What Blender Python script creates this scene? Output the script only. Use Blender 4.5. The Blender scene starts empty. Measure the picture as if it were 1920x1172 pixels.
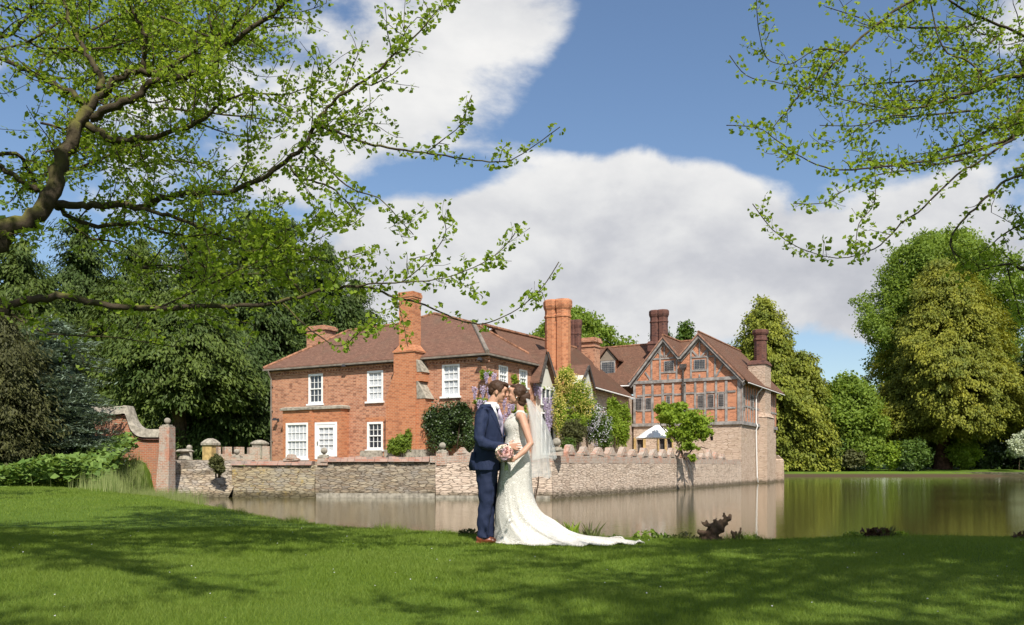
import bpy, bmesh, math, random
import numpy as np
from mathutils import Vector, Matrix, Euler
from mathutils.noise import noise as pnoise
C = bpy.context.scene.collection
R = math.radians
rng = np.random.default_rng(7)
random.seed(7)

# ------------------------------------------------------------------ camera
F = 1600.0; CX = 960.0; HY = 873.0; CAMZ = 0.85      # focal length in photo pixels, horizon row, eye height
cam_d = bpy.data.cameras.new("camera"); cam = bpy.data.objects.new("camera", cam_d); C.objects.link(cam)
cam.location = (0, 0, CAMZ); cam.rotation_euler = (R(90), 0, 0)
cam_d.sensor_width = 36; cam_d.lens = 30; cam_d.shift_y = (HY - 586) / 1920
cam_d.clip_end = 5000; cam_d.clip_start = 0.05
bpy.context.scene.camera = cam

# ------------------------------------------------------------------ sun, sky, exposure
SUN_EL, SUN_AZ = 48.0, (0.22, -1.0)                   # towards the sun, seen from above
h = math.hypot(*SUN_AZ); ce = math.cos(R(SUN_EL))
SUN = Vector((SUN_AZ[0]/h*ce, SUN_AZ[1]/h*ce, math.sin(R(SUN_EL))))
sd = bpy.data.lights.new("sun", 'SUN'); sd.energy = 4.8; sd.angle = R(0.53); sd.color = (1.0, 0.94, 0.84)
sun = bpy.data.objects.new("sun", sd); C.objects.link(sun)
sun.rotation_euler = (-SUN).to_track_quat('-Z', 'Y').to_euler(); sun.location = (0, -20, 40)
vs = bpy.context.scene.view_settings
bpy.context.scene.display_settings.display_device = 'sRGB'
vs.view_transform = 'Standard'; vs.look = 'None'; vs.gamma = 1; vs.exposure = 0.42
cy = bpy.context.scene.cycles
cy.max_bounces = 6; cy.diffuse_bounces = 2; cy.glossy_bounces = 3; cy.transmission_bounces = 3
cy.transparent_max_bounces = 10; cy.sample_clamp_indirect = 4; cy.caustics_reflective = False; cy.caustics_refractive = False
try: cy.use_denoising = True
except Exception: pass

def S(nt, typ, ins=None, **at):
    n = nt.nodes.new(typ)
    for k, v in at.items(): setattr(n, k, v)
    for k, v in (ins or {}).items():
        s = n.inputs[k]
        if isinstance(v, bpy.types.NodeSocket): nt.links.new(v, s)
        else: s.default_value = v
    return n
def M_(nt, op, a, b=0.0, c=0.0, clamp=False):
    return S(nt, 'ShaderNodeMath', {0: a, 1: b, 2: c}, operation=op, use_clamp=clamp).outputs[0]
def mixc(nt, f, a, b, mode='MIX'):
    n = S(nt, 'ShaderNodeMix', None, data_type='RGBA', blend_type=mode)
    for k, v in ((0, f), (6, a), (7, b)):
        if isinstance(v, bpy.types.NodeSocket): nt.links.new(v, n.inputs[k])
        else: n.inputs[k].default_value = v if k == 0 else (*v[:3], 1)
    return n.outputs[2]
def ramp(nt, f, stops):
    n = nt.nodes.new('ShaderNodeValToRGB'); nt.links.new(f, n.inputs[0]); e = n.color_ramp.elements
    while len(e) < len(stops): e.new(0.5)
    for i, (p, c) in enumerate(stops):
        e[i].position = p; e[i].color = (*c, 1) if not isinstance(c, (int, float)) else (c, c, c, 1)
    return n.outputs[0]
def smooth(nt, x, a, b):
    return S(nt, 'ShaderNodeMapRange', {0: x, 1: a, 2: b, 3: 0.0, 4: 1.0}, interpolation_type='SMOOTHSTEP').outputs[0]

w = bpy.data.worlds.new("World"); bpy.context.scene.world = w; w.use_nodes = True
nt = w.node_tree; nt.nodes.clear()
sky = S(nt, 'ShaderNodeTexSky', None, sky_type='NISHITA', sun_disc=False, sun_elevation=R(SUN_EL),
        sun_rotation=math.atan2(SUN_AZ[0], SUN_AZ[1]), air_density=1.0, dust_density=0.6, ozone_density=1.5, altitude=0)
tc = S(nt, 'ShaderNodeTexCoord')
sp = S(nt, 'ShaderNodeSeparateXYZ', {0: tc.outputs['Generated']})
yy = M_(nt, 'MAXIMUM', sp.outputs[1], 0.22)
P = M_(nt, 'DIVIDE', sp.outputs[0], yy); Q = M_(nt, 'DIVIDE', sp.outputs[2], yy)
def cblob(px, py, a, b, wt):                         # one bank of cloud (or gap, wt < 0) as a direction in the sky
    dx = M_(nt, 'DIVIDE', M_(nt, 'SUBTRACT', P, (px-CX)/F), a/F); dy = M_(nt, 'DIVIDE', M_(nt, 'SUBTRACT', Q, (HY-py)/F), b/F)
    r2 = M_(nt, 'ADD', M_(nt, 'MULTIPLY', dx, dx), M_(nt, 'MULTIPLY', dy, dy))
    return M_(nt, 'MULTIPLY', M_(nt, 'POWER', 2.718, M_(nt, 'MULTIPLY', r2, -1.0)), wt)
cv = S(nt, 'ShaderNodeCombineXYZ', {0: P, 1: M_(nt, 'MULTIPLY', Q, 1.5), 2: 0.3}).outputs[0]
n1 = S(nt, 'ShaderNodeTexNoise', {'Vector': cv, 'Scale': 4.0, 'Detail': 12.0, 'Roughness': 0.56, 'Distortion': 0.15}).outputs[0]
n2 = S(nt, 'ShaderNodeTexNoise', {'Vector': cv, 'Scale': 2.4, 'Detail': 7.0, 'Roughness': 0.5, 'Distortion': .3}).outputs[0]
n3 = S(nt, 'ShaderNodeTexNoise', {'Vector': S(nt, 'ShaderNodeVectorMath', {0: cv, 1: (0.012, -.045, 0)}, operation='ADD').outputs[0], 'Scale': 4.0, 'Detail': 12.0, 'Roughness': 0.56, 'Distortion': 0.15}).outputs[0]
cov = M_(nt, 'MULTIPLY', M_(nt, 'SUBTRACT', n1, 0.5), 3.3)
for b in ((800, 90, 300, 210, .62), (620, 250, 260, 110, .25), (1230, 400, 420, 120, .8), (1530, 480, 340, 150, .6), (850, 500, 230, 120, .6),
          (1150, 560, 500, 90, .5), (1650, 560, 260, 80, .35), (1250, 330, 200, 60, .2), (1380, 160, 330, 130, -1.25), (1100, 180, 100, 90, -.5), (1620, 200, 260, 130, -.7), (730, 350, 130, 60, -.75), (860, 325, 120, 48, -.75), (1140, 70, 75, 130, -.75), (1030, 250, 80, 35, -.5),
          (1560, 690, 170, 50, -.55), (1760, 60, 120, 50, .5), (1800, 420, 160, 140, .35), (1890, 330, 90, 120, -.2),
          (330, 130, 200, 90, .2), (80, 250, 130, 200, -.5), (420, 330, 260, 70, .4), (300, 400, 200, 60, -.2), (0, 550, 900, 90, .1)):
    cov = M_(nt, 'ADD', cov, cblob(*b))
dens = smooth(nt, cov, -0.08, 0.42)
thick = smooth(nt, cov, 0.1, 1.1)
shade = M_(nt, 'ADD', M_(nt, 'MULTIPLY', thick, -0.16), M_(nt, 'MULTIPLY', M_(nt, 'SUBTRACT', n2, .5), 1.1))
shade = M_(nt, 'ADD', M_(nt, 'ADD', shade, .62), M_(nt, 'MULTIPLY', M_(nt, 'SUBTRACT', n1, n3), 2.0))
low = smooth(nt, Q, 0.42, 0.12)                        # undersides of the far banks are greyer
shade = M_(nt, 'SUBTRACT', shade, M_(nt, 'MULTIPLY', low, 0.22))
ccol = ramp(nt, shade, [(0.0, (4.4, 4.55, 5.0)), (0.28, (5.4, 5.5, 5.85)), (0.58, (6.8, 6.85, 6.95)), (0.95, (8.1, 8.05, 7.95))])
hz = smooth(nt, Q, 0.0, 0.55)
skyc = mixc(nt, 1.0, sky.outputs[0], mixc(nt, hz, (1.08, 1.10, 1.12), (1.12, 1.18, 1.24)), 'MULTIPLY')
skyc = mixc(nt, dens, skyc, ccol)
bg = S(nt, 'ShaderNodeBackground', {0: skyc, 1: 0.085})
nt.links.new(bg.outputs[0], S(nt, 'ShaderNodeOutputWorld').inputs[0])

# ------------------------------------------------------------------ object helpers
def tag(o, label=None, cat=None, group=None, kind=None):
    if label: o['label'] = label
    if cat: o['category'] = cat
    if group: o['group'] = group
    if kind: o['kind'] = kind
    return o
def empty(name, loc, rz=0, label=None, cat=None, group=None):
    o = bpy.data.objects.new(name, None); C.objects.link(o); o.location = loc; o.rotation_euler = (0, 0, rz)
    o.empty_display_size = .2
    return tag(o, label, cat, group)
def link(name, me, mat, parent=None, smooth_=False):
    o = bpy.data.objects.new(name, me); C.objects.link(o)
    for m in (mat if isinstance(mat, (list, tuple)) else [mat]): me.materials.append(m)
    if smooth_: me.polygons.foreach_set('use_smooth', [True]*len(me.polygons))
    if parent: o.parent = parent
    return o
def np_mesh(name, V, Fc, rnd=None):
    V = np.asarray(V, dtype=np.float32); Fc = np.asarray(Fc, dtype=np.int32); k = Fc.shape[1]
    me = bpy.data.meshes.new(name); me.vertices.add(len(V)); me.vertices.foreach_set('co', V.ravel())
    me.loops.add(Fc.size); me.loops.foreach_set('vertex_index', Fc.ravel())
    me.polygons.add(len(Fc)); me.polygons.foreach_set('loop_start', np.arange(0, Fc.size, k, dtype=np.int32))
    me.update(calc_edges=True)
    if rnd is not None:
        a = me.attributes.new('rnd', 'FLOAT', 'FACE'); a.data.foreach_set('value', np.asarray(rnd, dtype=np.float32))
    return me
class MB:
    def __init__(s): s.v = []; s.f = []; s.m = []
    def add(s, vs_, fs, mi=0):
        n = len(s.v); s.v += [tuple(v) for v in vs_]; s.f += [tuple(i+n for i in f) for f in fs]; s.m += [mi]*len(fs); return s
    def box(s, x0, x1, y0, y1, z0, z1, mi=0):
        return s.add([(x0,y0,z0),(x1,y0,z0),(x1,y1,z0),(x0,y1,z0),(x0,y0,z1),(x1,y0,z1),(x1,y1,z1),(x0,y1,z1)],
                     [(0,3,2,1),(4,5,6,7),(0,1,5,4),(1,2,6,5),(2,3,7,6),(3,0,4,7)], mi)
    def frus(s, x0, x1, y0, y1, z0, X0, X1, Y0, Y1, z1, mi=0):
        return s.add([(x0,y0,z0),(x1,y0,z0),(x1,y1,z0),(x0,y1,z0),(X0,Y0,z1),(X1,Y0,z1),(X1,Y1,z1),(X0,Y1,z1)],
                     [(0,3,2,1),(4,5,6,7),(0,1,5,4),(1,2,6,5),(2,3,7,6),(3,0,4,7)], mi)
    def prism(s, poly, d, mi=0):                       # polygon swept by vector d
        n = len(poly); d = Vector(d); a = [Vector(p) for p in poly]; b = [p + d for p in a]
        return s.add(a + b, [tuple(range(n)), tuple(range(2*n-1, n-1, -1))] + [(i, i+n, (i+1) % n + n, (i+1) % n) for i in range(n)], mi)
    def bar(s, p, q, w_, t_, nrm, mi=0):               # beam from p to q, width w_ in the plane, thickness t_ along nrm (outwards from the plane)
        p, q, nrm = Vector(p), Vector(q), Vector(nrm).normalized(); d = (q-p).normalized(); sd_ = d.cross(nrm).normalized()*(w_/2)
        return s.prism([p-sd_, q-sd_, q+sd_, p+sd_], nrm*t_, mi)
    def tube(s, pts, rad, n=8, mi=0, cap=True):
        pts = [Vector(p) for p in pts]; k = len(pts)
        if not isinstance(rad, (list, tuple)): rad = [rad]*k
        base = len(s.v); ref = None
        for i, p in enumerate(pts):
            t = (pts[min(i+1, k-1)] - pts[max(i-1, 0)]).normalized()
            if ref is None: ref = t.orthogonal().normalized()
            ref = (ref - t*ref.dot(t))
            ref = ref.normalized() if ref.length > 1e-5 else t.orthogonal().normalized()
            b = t.cross(ref)
            for j in range(n):
                a = 2*math.pi*j/n; s.v.append(tuple(p + (ref*math.cos(a) + b*math.sin(a))*rad[i]))
        for i in range(k-1):
            for j in range(n):
                a, b_ = base+i*n+j, base+i*n+(j+1) % n; s.f.append((a, b_, b_+n, a+n)); s.m.append(mi)
        if cap:
            s.f.append(tuple(base+j for j in range(n-1, -1, -1))); s.m.append(mi)
            s.f.append(tuple(base+(k-1)*n+j for j in range(n))); s.m.append(mi)
        return s
    def lathe(s, c, prof, n=16, mi=0, phase=0.0):      # prof = [(r, z)...]
        base = len(s.v)
        for r, z in prof:
            for j in range(n):
                a = 2*math.pi*(j+phase)/n; s.v.append((c[0]+r*math.cos(a), c[1]+r*math.sin(a), c[2]+z))
        for i in range(len(prof)-1):
            for j in range(n):
                a, b_ = base+i*n+j, base+i*n+(j+1) % n; s.f.append((a, b_, b_+n, a+n)); s.m.append(mi)
        s.f.append(tuple(base+j for j in range(n-1, -1, -1))); s.m.append(mi)
        s.f.append(tuple(base+(len(prof)-1)*n+j for j in range(n))); s.m.append(mi)
        return s
    def ball(s, c, r, n=16, sz=1.0, mi=0):
        return s.lathe(c, [(max(r*math.sin(math.pi*i/10), r*.02), -r*sz*math.cos(math.pi*i/10)) for i in range(11)], n, mi)
    def facade(s, o, du, dn, L, z0, z1, holes, rev=.14, mi=0):
        # wall face from o along unit du, outward normal dn, rectangular holes (u0,u1,z0,z1) with reveals going inwards
        o, du, dn = Vector(o), Vector(du), Vector(dn); us = sorted({0, L, *[h_[0] for h_ in holes], *[h_[1] for h_ in holes]})
        zs = sorted({z0, z1, *[h_[2] for h_ in holes], *[h_[3] for h_ in holes]})
        pt = lambda u, z, d=0: o + du*u - dn*d + Vector((0, 0, z))
        for a, b in zip(us, us[1:]):
            for c, d in zip(zs, zs[1:]):
                if any(h_[0] <= a+1e-6 and b <= h_[1]+1e-6 and h_[2] <= c+1e-6 and d <= h_[3]+1e-6 for h_ in holes): continue
                s.add([pt(a, c), pt(b, c), pt(b, d), pt(a, d)], [(0, 1, 2, 3)], mi)
        for a, b, c, d in holes:
            for (p, q) in (((a, c), (b, c)), ((b, c), (b, d)), ((b, d), (a, d)), ((a, d), (a, c))):
                s.add([pt(*p), pt(*q), pt(*q, rev), pt(*p, rev)], [(0, 3, 2, 1)], mi)
        return s
    def build(s, name, mat, parent=None, sm=False):
        me = bpy.data.meshes.new(name); me.from_pydata(s.v, [], s.f); me.update()
        o = link(name, me, mat, parent, sm)
        if any(s.m): me.polygons.foreach_set('material_index', s.m)
        return o
def bev(o, w_=.02, seg=2):
    m = o.modifiers.new('bevel', 'BEVEL'); m.width = w_; m.segments = seg; m.limit_method = 'ANGLE'; return o
def at(px, py, d): return Vector(((px-CX)/F*d, d, CAMZ + (HY-py)/F*d))
def gx(px, d): return (px-CX)/F*d

# ------------------------------------------------------------------ materials
def newmat(name):
    m = bpy.data.materials.new(name); m.use_nodes = True; nt = m.node_tree; nt.nodes.clear()
    out = S(nt, 'ShaderNodeOutputMaterial'); return m, nt, out
def coords(nt, flat=True, zs=1.0):
    t = S(nt, 'ShaderNodeTexCoord').outputs['Object']
    if not flat: return t
    s_ = S(nt, 'ShaderNodeSeparateXYZ', {0: t})
    return S(nt, 'ShaderNodeCombineXYZ', {0: M_(nt, 'ADD', s_.outputs[0], s_.outputs[1]), 1: M_(nt, 'MULTIPLY', s_.outputs[2], zs), 2: 0.0}).outputs[0]
def pbsdf(nt, out, col, rough=.85, bump=None, bs=.4, bd=.02, spec=.3, **kw):
    d = {'Roughness': rough, 'Specular IOR Level': spec}; d.update(kw)
    if isinstance(col, bpy.types.NodeSocket): d['Base Color'] = col
    else: d['Base Color'] = (*col, 1)
    if bump is not None: d['Normal'] = S(nt, 'ShaderNodeBump', {'Height': bump, 'Strength': bs, 'Distance': bd}).outputs[0]
    b = S(nt, 'ShaderNodeBsdfPrincipled', d); nt.links.new(b.outputs[0], out.inputs[0]); return b
def noise_(nt, v, sc, det=4, ro=.55, dist=0.0):
    return S(nt, 'ShaderNodeTexNoise', {'Vector': v, 'Scale': sc, 'Detail': det, 'Roughness': ro, 'Distortion': dist}).outputs[0]
def m_plain(name, col, rough=.7, var=.25, sc=6, spec=.3, bump=.3, metal=0.0):
    m, nt, out = newmat(name); v = coords(nt, False); n = noise_(nt, v, sc, 6)
    c = mixc(nt, smooth(nt, n, .3, .7), [x*(1-var) for x in col], [min(1, x*(1+var)) for x in col])
    pbsdf(nt, out, c, rough, n, bump, .01, spec, Metallic=metal); return m
def m_brick(name, c1, c2, mortar, dark, bw=.25, rh=.092, wea=.5, pale=None, ms=.013):
    m, nt, out = newmat(name); v = coords(nt); v3 = coords(nt, False)
    b = S(nt, 'ShaderNodeTexBrick', {'Vector': v, 'Color1': (*c1, 1), 'Color2': (*c2, 1), 'Mortar': (*mortar, 1), 'Scale': 1.0,
          'Mortar Size': ms, 'Mortar Smooth': .3, 'Bias': 0.0, 'Brick Width': bw, 'Row Height': rh})
    br = S(nt, 'ShaderNodeTexWhiteNoise', {0: S(nt, 'ShaderNodeVectorMath', {0: S(nt, 'ShaderNodeVectorMath', {0: v, 1: (bw, rh, 1)}, operation='DIVIDE').outputs[0]}, operation='FLOOR').outputs[0]}).outputs[0]
    n = noise_(nt, v3, .55, 8, .65); n2_ = noise_(nt, v3, 3.5, 6, .7)
    c = mixc(nt, M_(nt, 'MULTIPLY', smooth(nt, br, .70, .95), .7), b.outputs[0], dark)
    c = mixc(nt, M_(nt, 'MULTIPLY', smooth(nt, n, .50, .75), wea), c, dark)
    c = mixc(nt, M_(nt, 'MULTIPLY', smooth(nt, n2_, .52, .78), .35), c, pale or mortar)
    st = noise_(nt, S(nt, 'ShaderNodeMapping', {0: v3, 3: (1.6, 1.6, .22)}).outputs[0], 1.0, 5, .7); c = mixc(nt, M_(nt, 'MULTIPLY', smooth(nt, st, .56, .72), .45), c, dark)
    hgt = M_(nt, 'ADD', M_(nt, 'MULTIPLY', b.outputs[1], -1.0), M_(nt, 'MULTIPLY', n2_, .8))
    pbsdf(nt, out, c, .9, hgt, .5, .015, .2); return m
def m_rubble(name, cols, sc=2.4, zs=2.6, joint=(.12, .09, .07), wea=(.35, .33, .30), bd=.06, extra=None):
    m, nt, out = newmat(name); v = coords(nt, True, zs); v3 = coords(nt, False)
    wob = S(nt, 'ShaderNodeTexNoise', {'Vector': v, 'Scale': 1.3, 'Detail': 5.0, 'Roughness': .65}).outputs[1]
    vv = S(nt, 'ShaderNodeVectorMath', {0: v, 1: S(nt, 'ShaderNodeVectorMath', {0: wob, 'Scale': .5}, operation='SCALE').outputs[0]}, operation='ADD').outputs[0]
    ve = S(nt, 'ShaderNodeTexVoronoi', {'Vector': vv, 'Scale': sc, 'Randomness': .9}, feature='DISTANCE_TO_EDGE')
    vc = S(nt, 'ShaderNodeTexVoronoi', {'Vector': vv, 'Scale': sc, 'Randomness': .9}, feature='F1')
    f = S(nt, 'ShaderNodeSeparateColor', {0: vc.outputs['Color']}).outputs[0]
    n = noise_(nt, v3, .5, 7, .65); n2_ = noise_(nt, v3, 9, 6, .7)
    c = ramp(nt, f, [(i/(len(cols)-1), c_) for i, c_ in enumerate(cols)])
    c = mixc(nt, M_(nt, 'MULTIPLY', smooth(nt, n, .45, .7), .6), c, wea)
    if extra: c = mixc(nt, M_(nt, 'MULTIPLY', smooth(nt, noise_(nt, v3, 1.3, 5, .7), .56, .66), .8), c, extra)
    c = mixc(nt, M_(nt, 'MULTIPLY', n2_, .35), c, [x*.55 for x in wea])
    e = smooth(nt, ve.outputs[0], .0, .10)
    e2 = M_(nt, 'ADD', e, M_(nt, 'MULTIPLY', smooth(nt, noise_(nt, v3, 2.1, 6, .65), .34, .60), .85), clamp=True)
    c = mixc(nt, e2, joint, c)
    wz_ = S(nt, 'ShaderNodeSeparateXYZ', {0: v3}).outputs[2]      # damp, weedy band where the water stands
    damp = smooth(nt, M_(nt, 'ADD', wz_, M_(nt, 'MULTIPLY', noise_(nt, v3, 1.5, 5, .7), -.75)), -.78, -1.12); c = mixc(nt, M_(nt, 'MULTIPLY', damp, .8), c, (.075, .065, .035))
    hgt = M_(nt, 'ADD', e, M_(nt, 'ADD', M_(nt, 'MULTIPLY', f, .7), M_(nt, 'MULTIPLY', n2_, .5)))
    pbsdf(nt, out, c, .92, hgt, .9, bd, .15); return m
def m_tile(name, c1, c2, moss, rh=.09, bw=.17):
    m, nt, out = newmat(name); v = coords(nt); v3 = coords(nt, False)
    b = S(nt, 'ShaderNodeTexBrick', {'Vector': v, 'Color1': (*c1, 1), 'Color2': (*c2, 1), 'Mortar': (*[x*.35 for x in c1], 1), 'Scale': 1.0,
          'Mortar Size': .006, 'Mortar Smooth': .6, 'Bias': -.1, 'Brick Width': bw, 'Row Height': rh})
    cell = S(nt, 'ShaderNodeTexWhiteNoise', {0: S(nt, 'ShaderNodeVectorMath', {0: S(nt, 'ShaderNodeVectorMath', {0: v, 1: (bw, rh, 1)}, operation='DIVIDE').outputs[0]}, operation='FLOOR').outputs[0]}).outputs[0]
    n = noise_(nt, v3, .7, 7, .65); n2_ = noise_(nt, v3, 4, 6, .75)
    c = mixc(nt, M_(nt, 'MULTIPLY', cell, .55), b.outputs[0], [x*.55 for x in c1])
    c = mixc(nt, M_(nt, 'MULTIPLY', smooth(nt, n, .45, .75), .5), c, moss)
    c = mixc(nt, M_(nt, 'MULTIPLY', smooth(nt, n2_, .58, .75), .5), c, (.36, .17, .08))
    pbsdf(nt, out, c, .92, M_(nt, 'ADD', cell, M_(nt, 'ADD', M_(nt, 'MULTIPLY', b.outputs[1], -1.0), n2_)), .6, .03, .15); return m
def m_leaf(name, a, b, trans=.3, sc=.5, rough=.6, c3=None, spec=.25):
    m, nt, out = newmat(name); v3 = coords(nt, False)
    r_ = S(nt, 'ShaderNodeAttribute', None, attribute_name='rnd').outputs['Fac']
    c = mixc(nt, r_, a, b); n = noise_(nt, v3, sc, 3)
    c = mixc(nt, M_(nt, 'MULTIPLY', smooth(nt, n, .35, .7), .45), c, c3 or [x*.6 for x in a])
    bs_ = S(nt, 'ShaderNodeBsdfPrincipled', {'Base Color': c, 'Roughness': rough, 'Specular IOR Level': spec})
    tr = S(nt, 'ShaderNodeBsdfTranslucent', {0: mixc(nt, .5, c, [min(1, b[0]*1.6), min(1, b[1]*1.5), b[2]*.8])})
    mx = S(nt, 'ShaderNodeMixShader', {0: trans, 1: bs_.outputs[0], 2: tr.outputs[0]})
    nt.links.new(mx.outputs[0], out.inputs[0]); return m
def m_glass(name, col=(.03, .035, .045), rough=.06):
    m, nt, out = newmat(name); v3 = coords(nt, False)
    pbsdf(nt, out, mixc(nt, noise_(nt, v3, 1.2, 2), col, [x*2.2 for x in col]), rough, noise_(nt, v3, 3, 2), .15, .02, .8); return m

MT = {}
MT['brick'] = m_brick('orange_brick', (.51, .225, .125), (.37, .145, .082), (.55, .39, .28), (.19, .085, .055), wea=.4)
MT['brick2'] = m_brick('new_brick', (.52, .19, .085), (.44, .155, .07), (.50, .31, .19), (.28, .11, .06), wea=.25)
MT['brickpanel'] = m_brick('panel_brick', (.58, .235, .125), (.46, .175, .095), (.52, .33, .22), (.28, .12, .07), wea=.35)
MT['brickold'] = m_brick('pinkish_brick', (.42, .24, .18), (.36, .18, .125), (.44, .37, .30), (.30, .25, .21), wea=.75, pale=(.46, .42, .36))
def m_mottled():
    m, nt, out = newmat('weathered_parapet_brick'); v = coords(nt); v3 = coords(nt, False)
    b = S(nt, 'ShaderNodeTexBrick', {'Vector': v, 'Color1': (.44, .21, .14, 1), 'Color2': (.36, .25, .19, 1), 'Mortar': (.50, .44, .37, 1), 'Scale': 1.0, 'Mortar Size': .014, 'Brick Width': .24, 'Row Height': .085})
    n = noise_(nt, v3, 1.6, 7, .7); n2_ = noise_(nt, v3, 6, 6, .7); n3_ = noise_(nt, S(nt, 'ShaderNodeVectorMath', {0: v3, 1: (5, 3, 9)}, operation='ADD').outputs[0], 1.1, 5, .7)
    c = mixc(nt, M_(nt, 'MULTIPLY', smooth(nt, n, .42, .6), .75), b.outputs[0], (.46, .41, .35)); c = mixc(nt, M_(nt, 'MULTIPLY', smooth(nt, n3_, .55, .68), .7), c, (.50, .20, .12))
    c = mixc(nt, M_(nt, 'MULTIPLY', smooth(nt, n2_, .52, .68), .6), c, (.17, .13, .11)); pbsdf(nt, out, c, .93, M_(nt, 'ADD', n2_, M_(nt, 'MULTIPLY', b.outputs[1], -.6)), .8, .03, .15); return m
MT['brickold'] = m_mottled()
MT['brickdark'] = m_brick('dark_brick', (.15, .06, .045), (.11, .045, .035), (.16, .10, .08), (.05, .03, .03), wea=.5)
MT['tile'] = m_tile('clay_tile', (.225, .122, .086), (.16, .085, .062), (.13, .098, .072))
MT['tile2'] = m_tile('brown_clay_tile', (.20, .105, .070), (.145, .078, .055), (.12, .088, .062))
MT['rubble'] = m_rubble('rubble_stone', [(.22, .16, .11), (.38, .29, .19), (.30, .25, .20), (.46, .38, .27), (.27, .20, .14)], 2.4, 3.9, joint=(.16,.12,.09))
MT['rubyel'] = m_rubble('lichen_rubble', [(.30, .21, .13), (.46, .37, .22), (.36, .31, .24), (.50, .42, .27), (.33, .25, .16)], 2.4, 3.9, joint=(.20,.14,.09), extra=(.48, .33, .07))
MT['rubpale'] = m_rubble('pale_rubble', [(.52, .39, .30), (.72, .57, .45), (.64, .50, .39), (.76, .62, .50), (.48, .37, .29)], 2.0, 4.8, joint=(.27, .19, .14), wea=(.74, .59, .48))
MT['ashlar'] = m_rubble('coursed_stone', [(.46, .34, .255), (.58, .455, .35), (.52, .39, .30), (.62, .49, .39)], 1.9, 3.3, joint=(.24, .16, .10), wea=(.58, .44, .35), bd=.03)
MT['stone'] = m_plain('weathered_stone', (.30, .27, .22), .9, .35, 5, .2, .8)
MT['ystone'] = m_plain('ochre_stone', (.46, .32, .14), .9, .3, 4, .2, .6)
MT['cornice'] = m_plain('grey_lead', (.20, .17, .14), .7, .25, 3)
MT['timber'] = m_plain('silvered_oak', (.27, .25, .235), .85, .35, 2.2, .2, .9)
MT['timberd'] = m_plain('dark_oak', (.075, .065, .06), .85, .4, 7, .2, .8)
MT['white'] = m_plain('white_paint', (.82, .82, .80), .45, .04, 3)
MT['cream'] = m_plain('cream_render', (.62, .60, .54), .8, .08, 1.5)
MT['taupe'] = m_plain('grey_brown_render', (.24, .19, .145), .8, .1, 2)
MT['glass'] = m_glass('window_glass', (.02, .023, .03))
MT['net'] = m_plain('net_curtain', (.50, .52, .54), .55, .18, 9, .6, .3)
MT['iron'] = m_plain('dark_iron', (.04, .04, .045), .5, .2, 5)
MT['bark'] = m_plain('bark_brown', (.075, .052, .036), .95, .5, 3, .1, 1.0)
MT['redbark'] = m_plain('reddish_bark', (.12, .066, .042), .95, .5, 2, .1, 1.0)
def m_bark():
    m, nt, out = newmat('lichened_bark'); v = coords(nt, False)
    n = noise_(nt, v, 9, 8, .7); n2_ = noise_(nt, v, 2.2, 5, .6); sz = S(nt, 'ShaderNodeSeparateXYZ', {0: S(nt, 'ShaderNodeNewGeometry').outputs['Normal']}).outputs[2]
    c = mixc(nt, n, (.022, .017, .012), (.10, .078, .055))
    c = mixc(nt, M_(nt, 'MULTIPLY', smooth(nt, n2_, .45, .65), smooth(nt, sz, -.2, .6)), c, (.13, .125, .035))
    pbsdf(nt, out, c, .95, n, 1.0, .03, .1); return m
MT['ginkbark'] = m_bark()
# ------------------------------------------------------------------ ground, pond, lawn
WZ = -0.85
POND = np.array([(-18.6,46.6),(-18.7,43.3),(-17.6,39),(-16.6,35.5),(-12.9,28),(-9.3,23),(-6.0,17.7),(-3.5,13.9),(-2.4,12.25),(-1.4,11.25),(-.6,10.75),(.4,10.25),
    (1.5,10.0),(3,9.95),(6,10.15),(10,10.7),(18,12.5),(30,18),(62,40),(100,85),(118,120),(112,136),(85,136.5),(60,135.5),(44,136),(20,137),(5,110),(-6,80),(-12,60),(-14,50)])
def sdist(X, Y):                                      # signed distance to the shore, > 0 on land
    d = np.full(X.shape, 1e9); ins = np.zeros(X.shape, bool); n = len(POND)
    for i in range(n):
        x0, y0 = POND[i]; x1, y1 = POND[(i+1) % n]; dx, dy = x1-x0, y1-y0
        t = np.clip(((X-x0)*dx + (Y-y0)*dy)/(dx*dx+dy*dy), 0, 1); d = np.minimum(d, np.hypot(X-x0-t*dx, Y-y0-t*dy))
        c = (y0 > Y) != (y1 > Y); ins ^= c & (X < (x1-x0)*(Y-y0)/(y1-y0+1e-12) + x0)
    return np.where(ins, -d, d)
ss = lambda t: (lambda u: u*u*(3-2*u))(np.clip(t, 0, 1))
def gheight(X, Y):
    X = np.asarray(X, float); Y = np.asarray(Y, float); sd_ = sdist(X, Y)
    land = 0.03*np.sin(X*.7+1)*np.sin(Y*.53) + 0.02*np.sin(X*1.9+Y*1.3)
    land = land*np.clip((np.hypot(X-.5, Y-9.4)-1.2)/3, 0, 1)
    land = land + np.maximum(1.1*ss((Y-35)/9)*ss((-17.3-X)/2.0), 1.1*ss((Y-46.6)/1.0)*ss((40-X)/30)*ss((120-Y)/20))
    land = np.where(Y > 118, -.17 + .36*ss((Y-137)/14) + 1.2*ss((Y-155)/60), land)
    land = np.where((X > 25) & (Y <= 118), -.1, land)
    k = ss((0.12 - sd_)/1.0)
    return land*(1-k) + (-2.2)*k
ax = lambda *seg: np.unique(np.concatenate([np.arange(a, b, s_) for a, b, s_ in seg]))
gxs = ax((-1500,-200,130),(-200,-60,14),(-60,-24,2),(-24,14,.3),(14,40,1.2),(40,140,3),(140,400,26),(400,1600,150))
gys = ax((-300,-30,30),(-30,2,2),(2,26,.25),(26,60,.6),(60,120,4),(120,150,1),(150,240,10),(240,2500,180))
GX, GY = np.meshgrid(gxs, gys); GZ = gheight(GX, GY)
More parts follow.
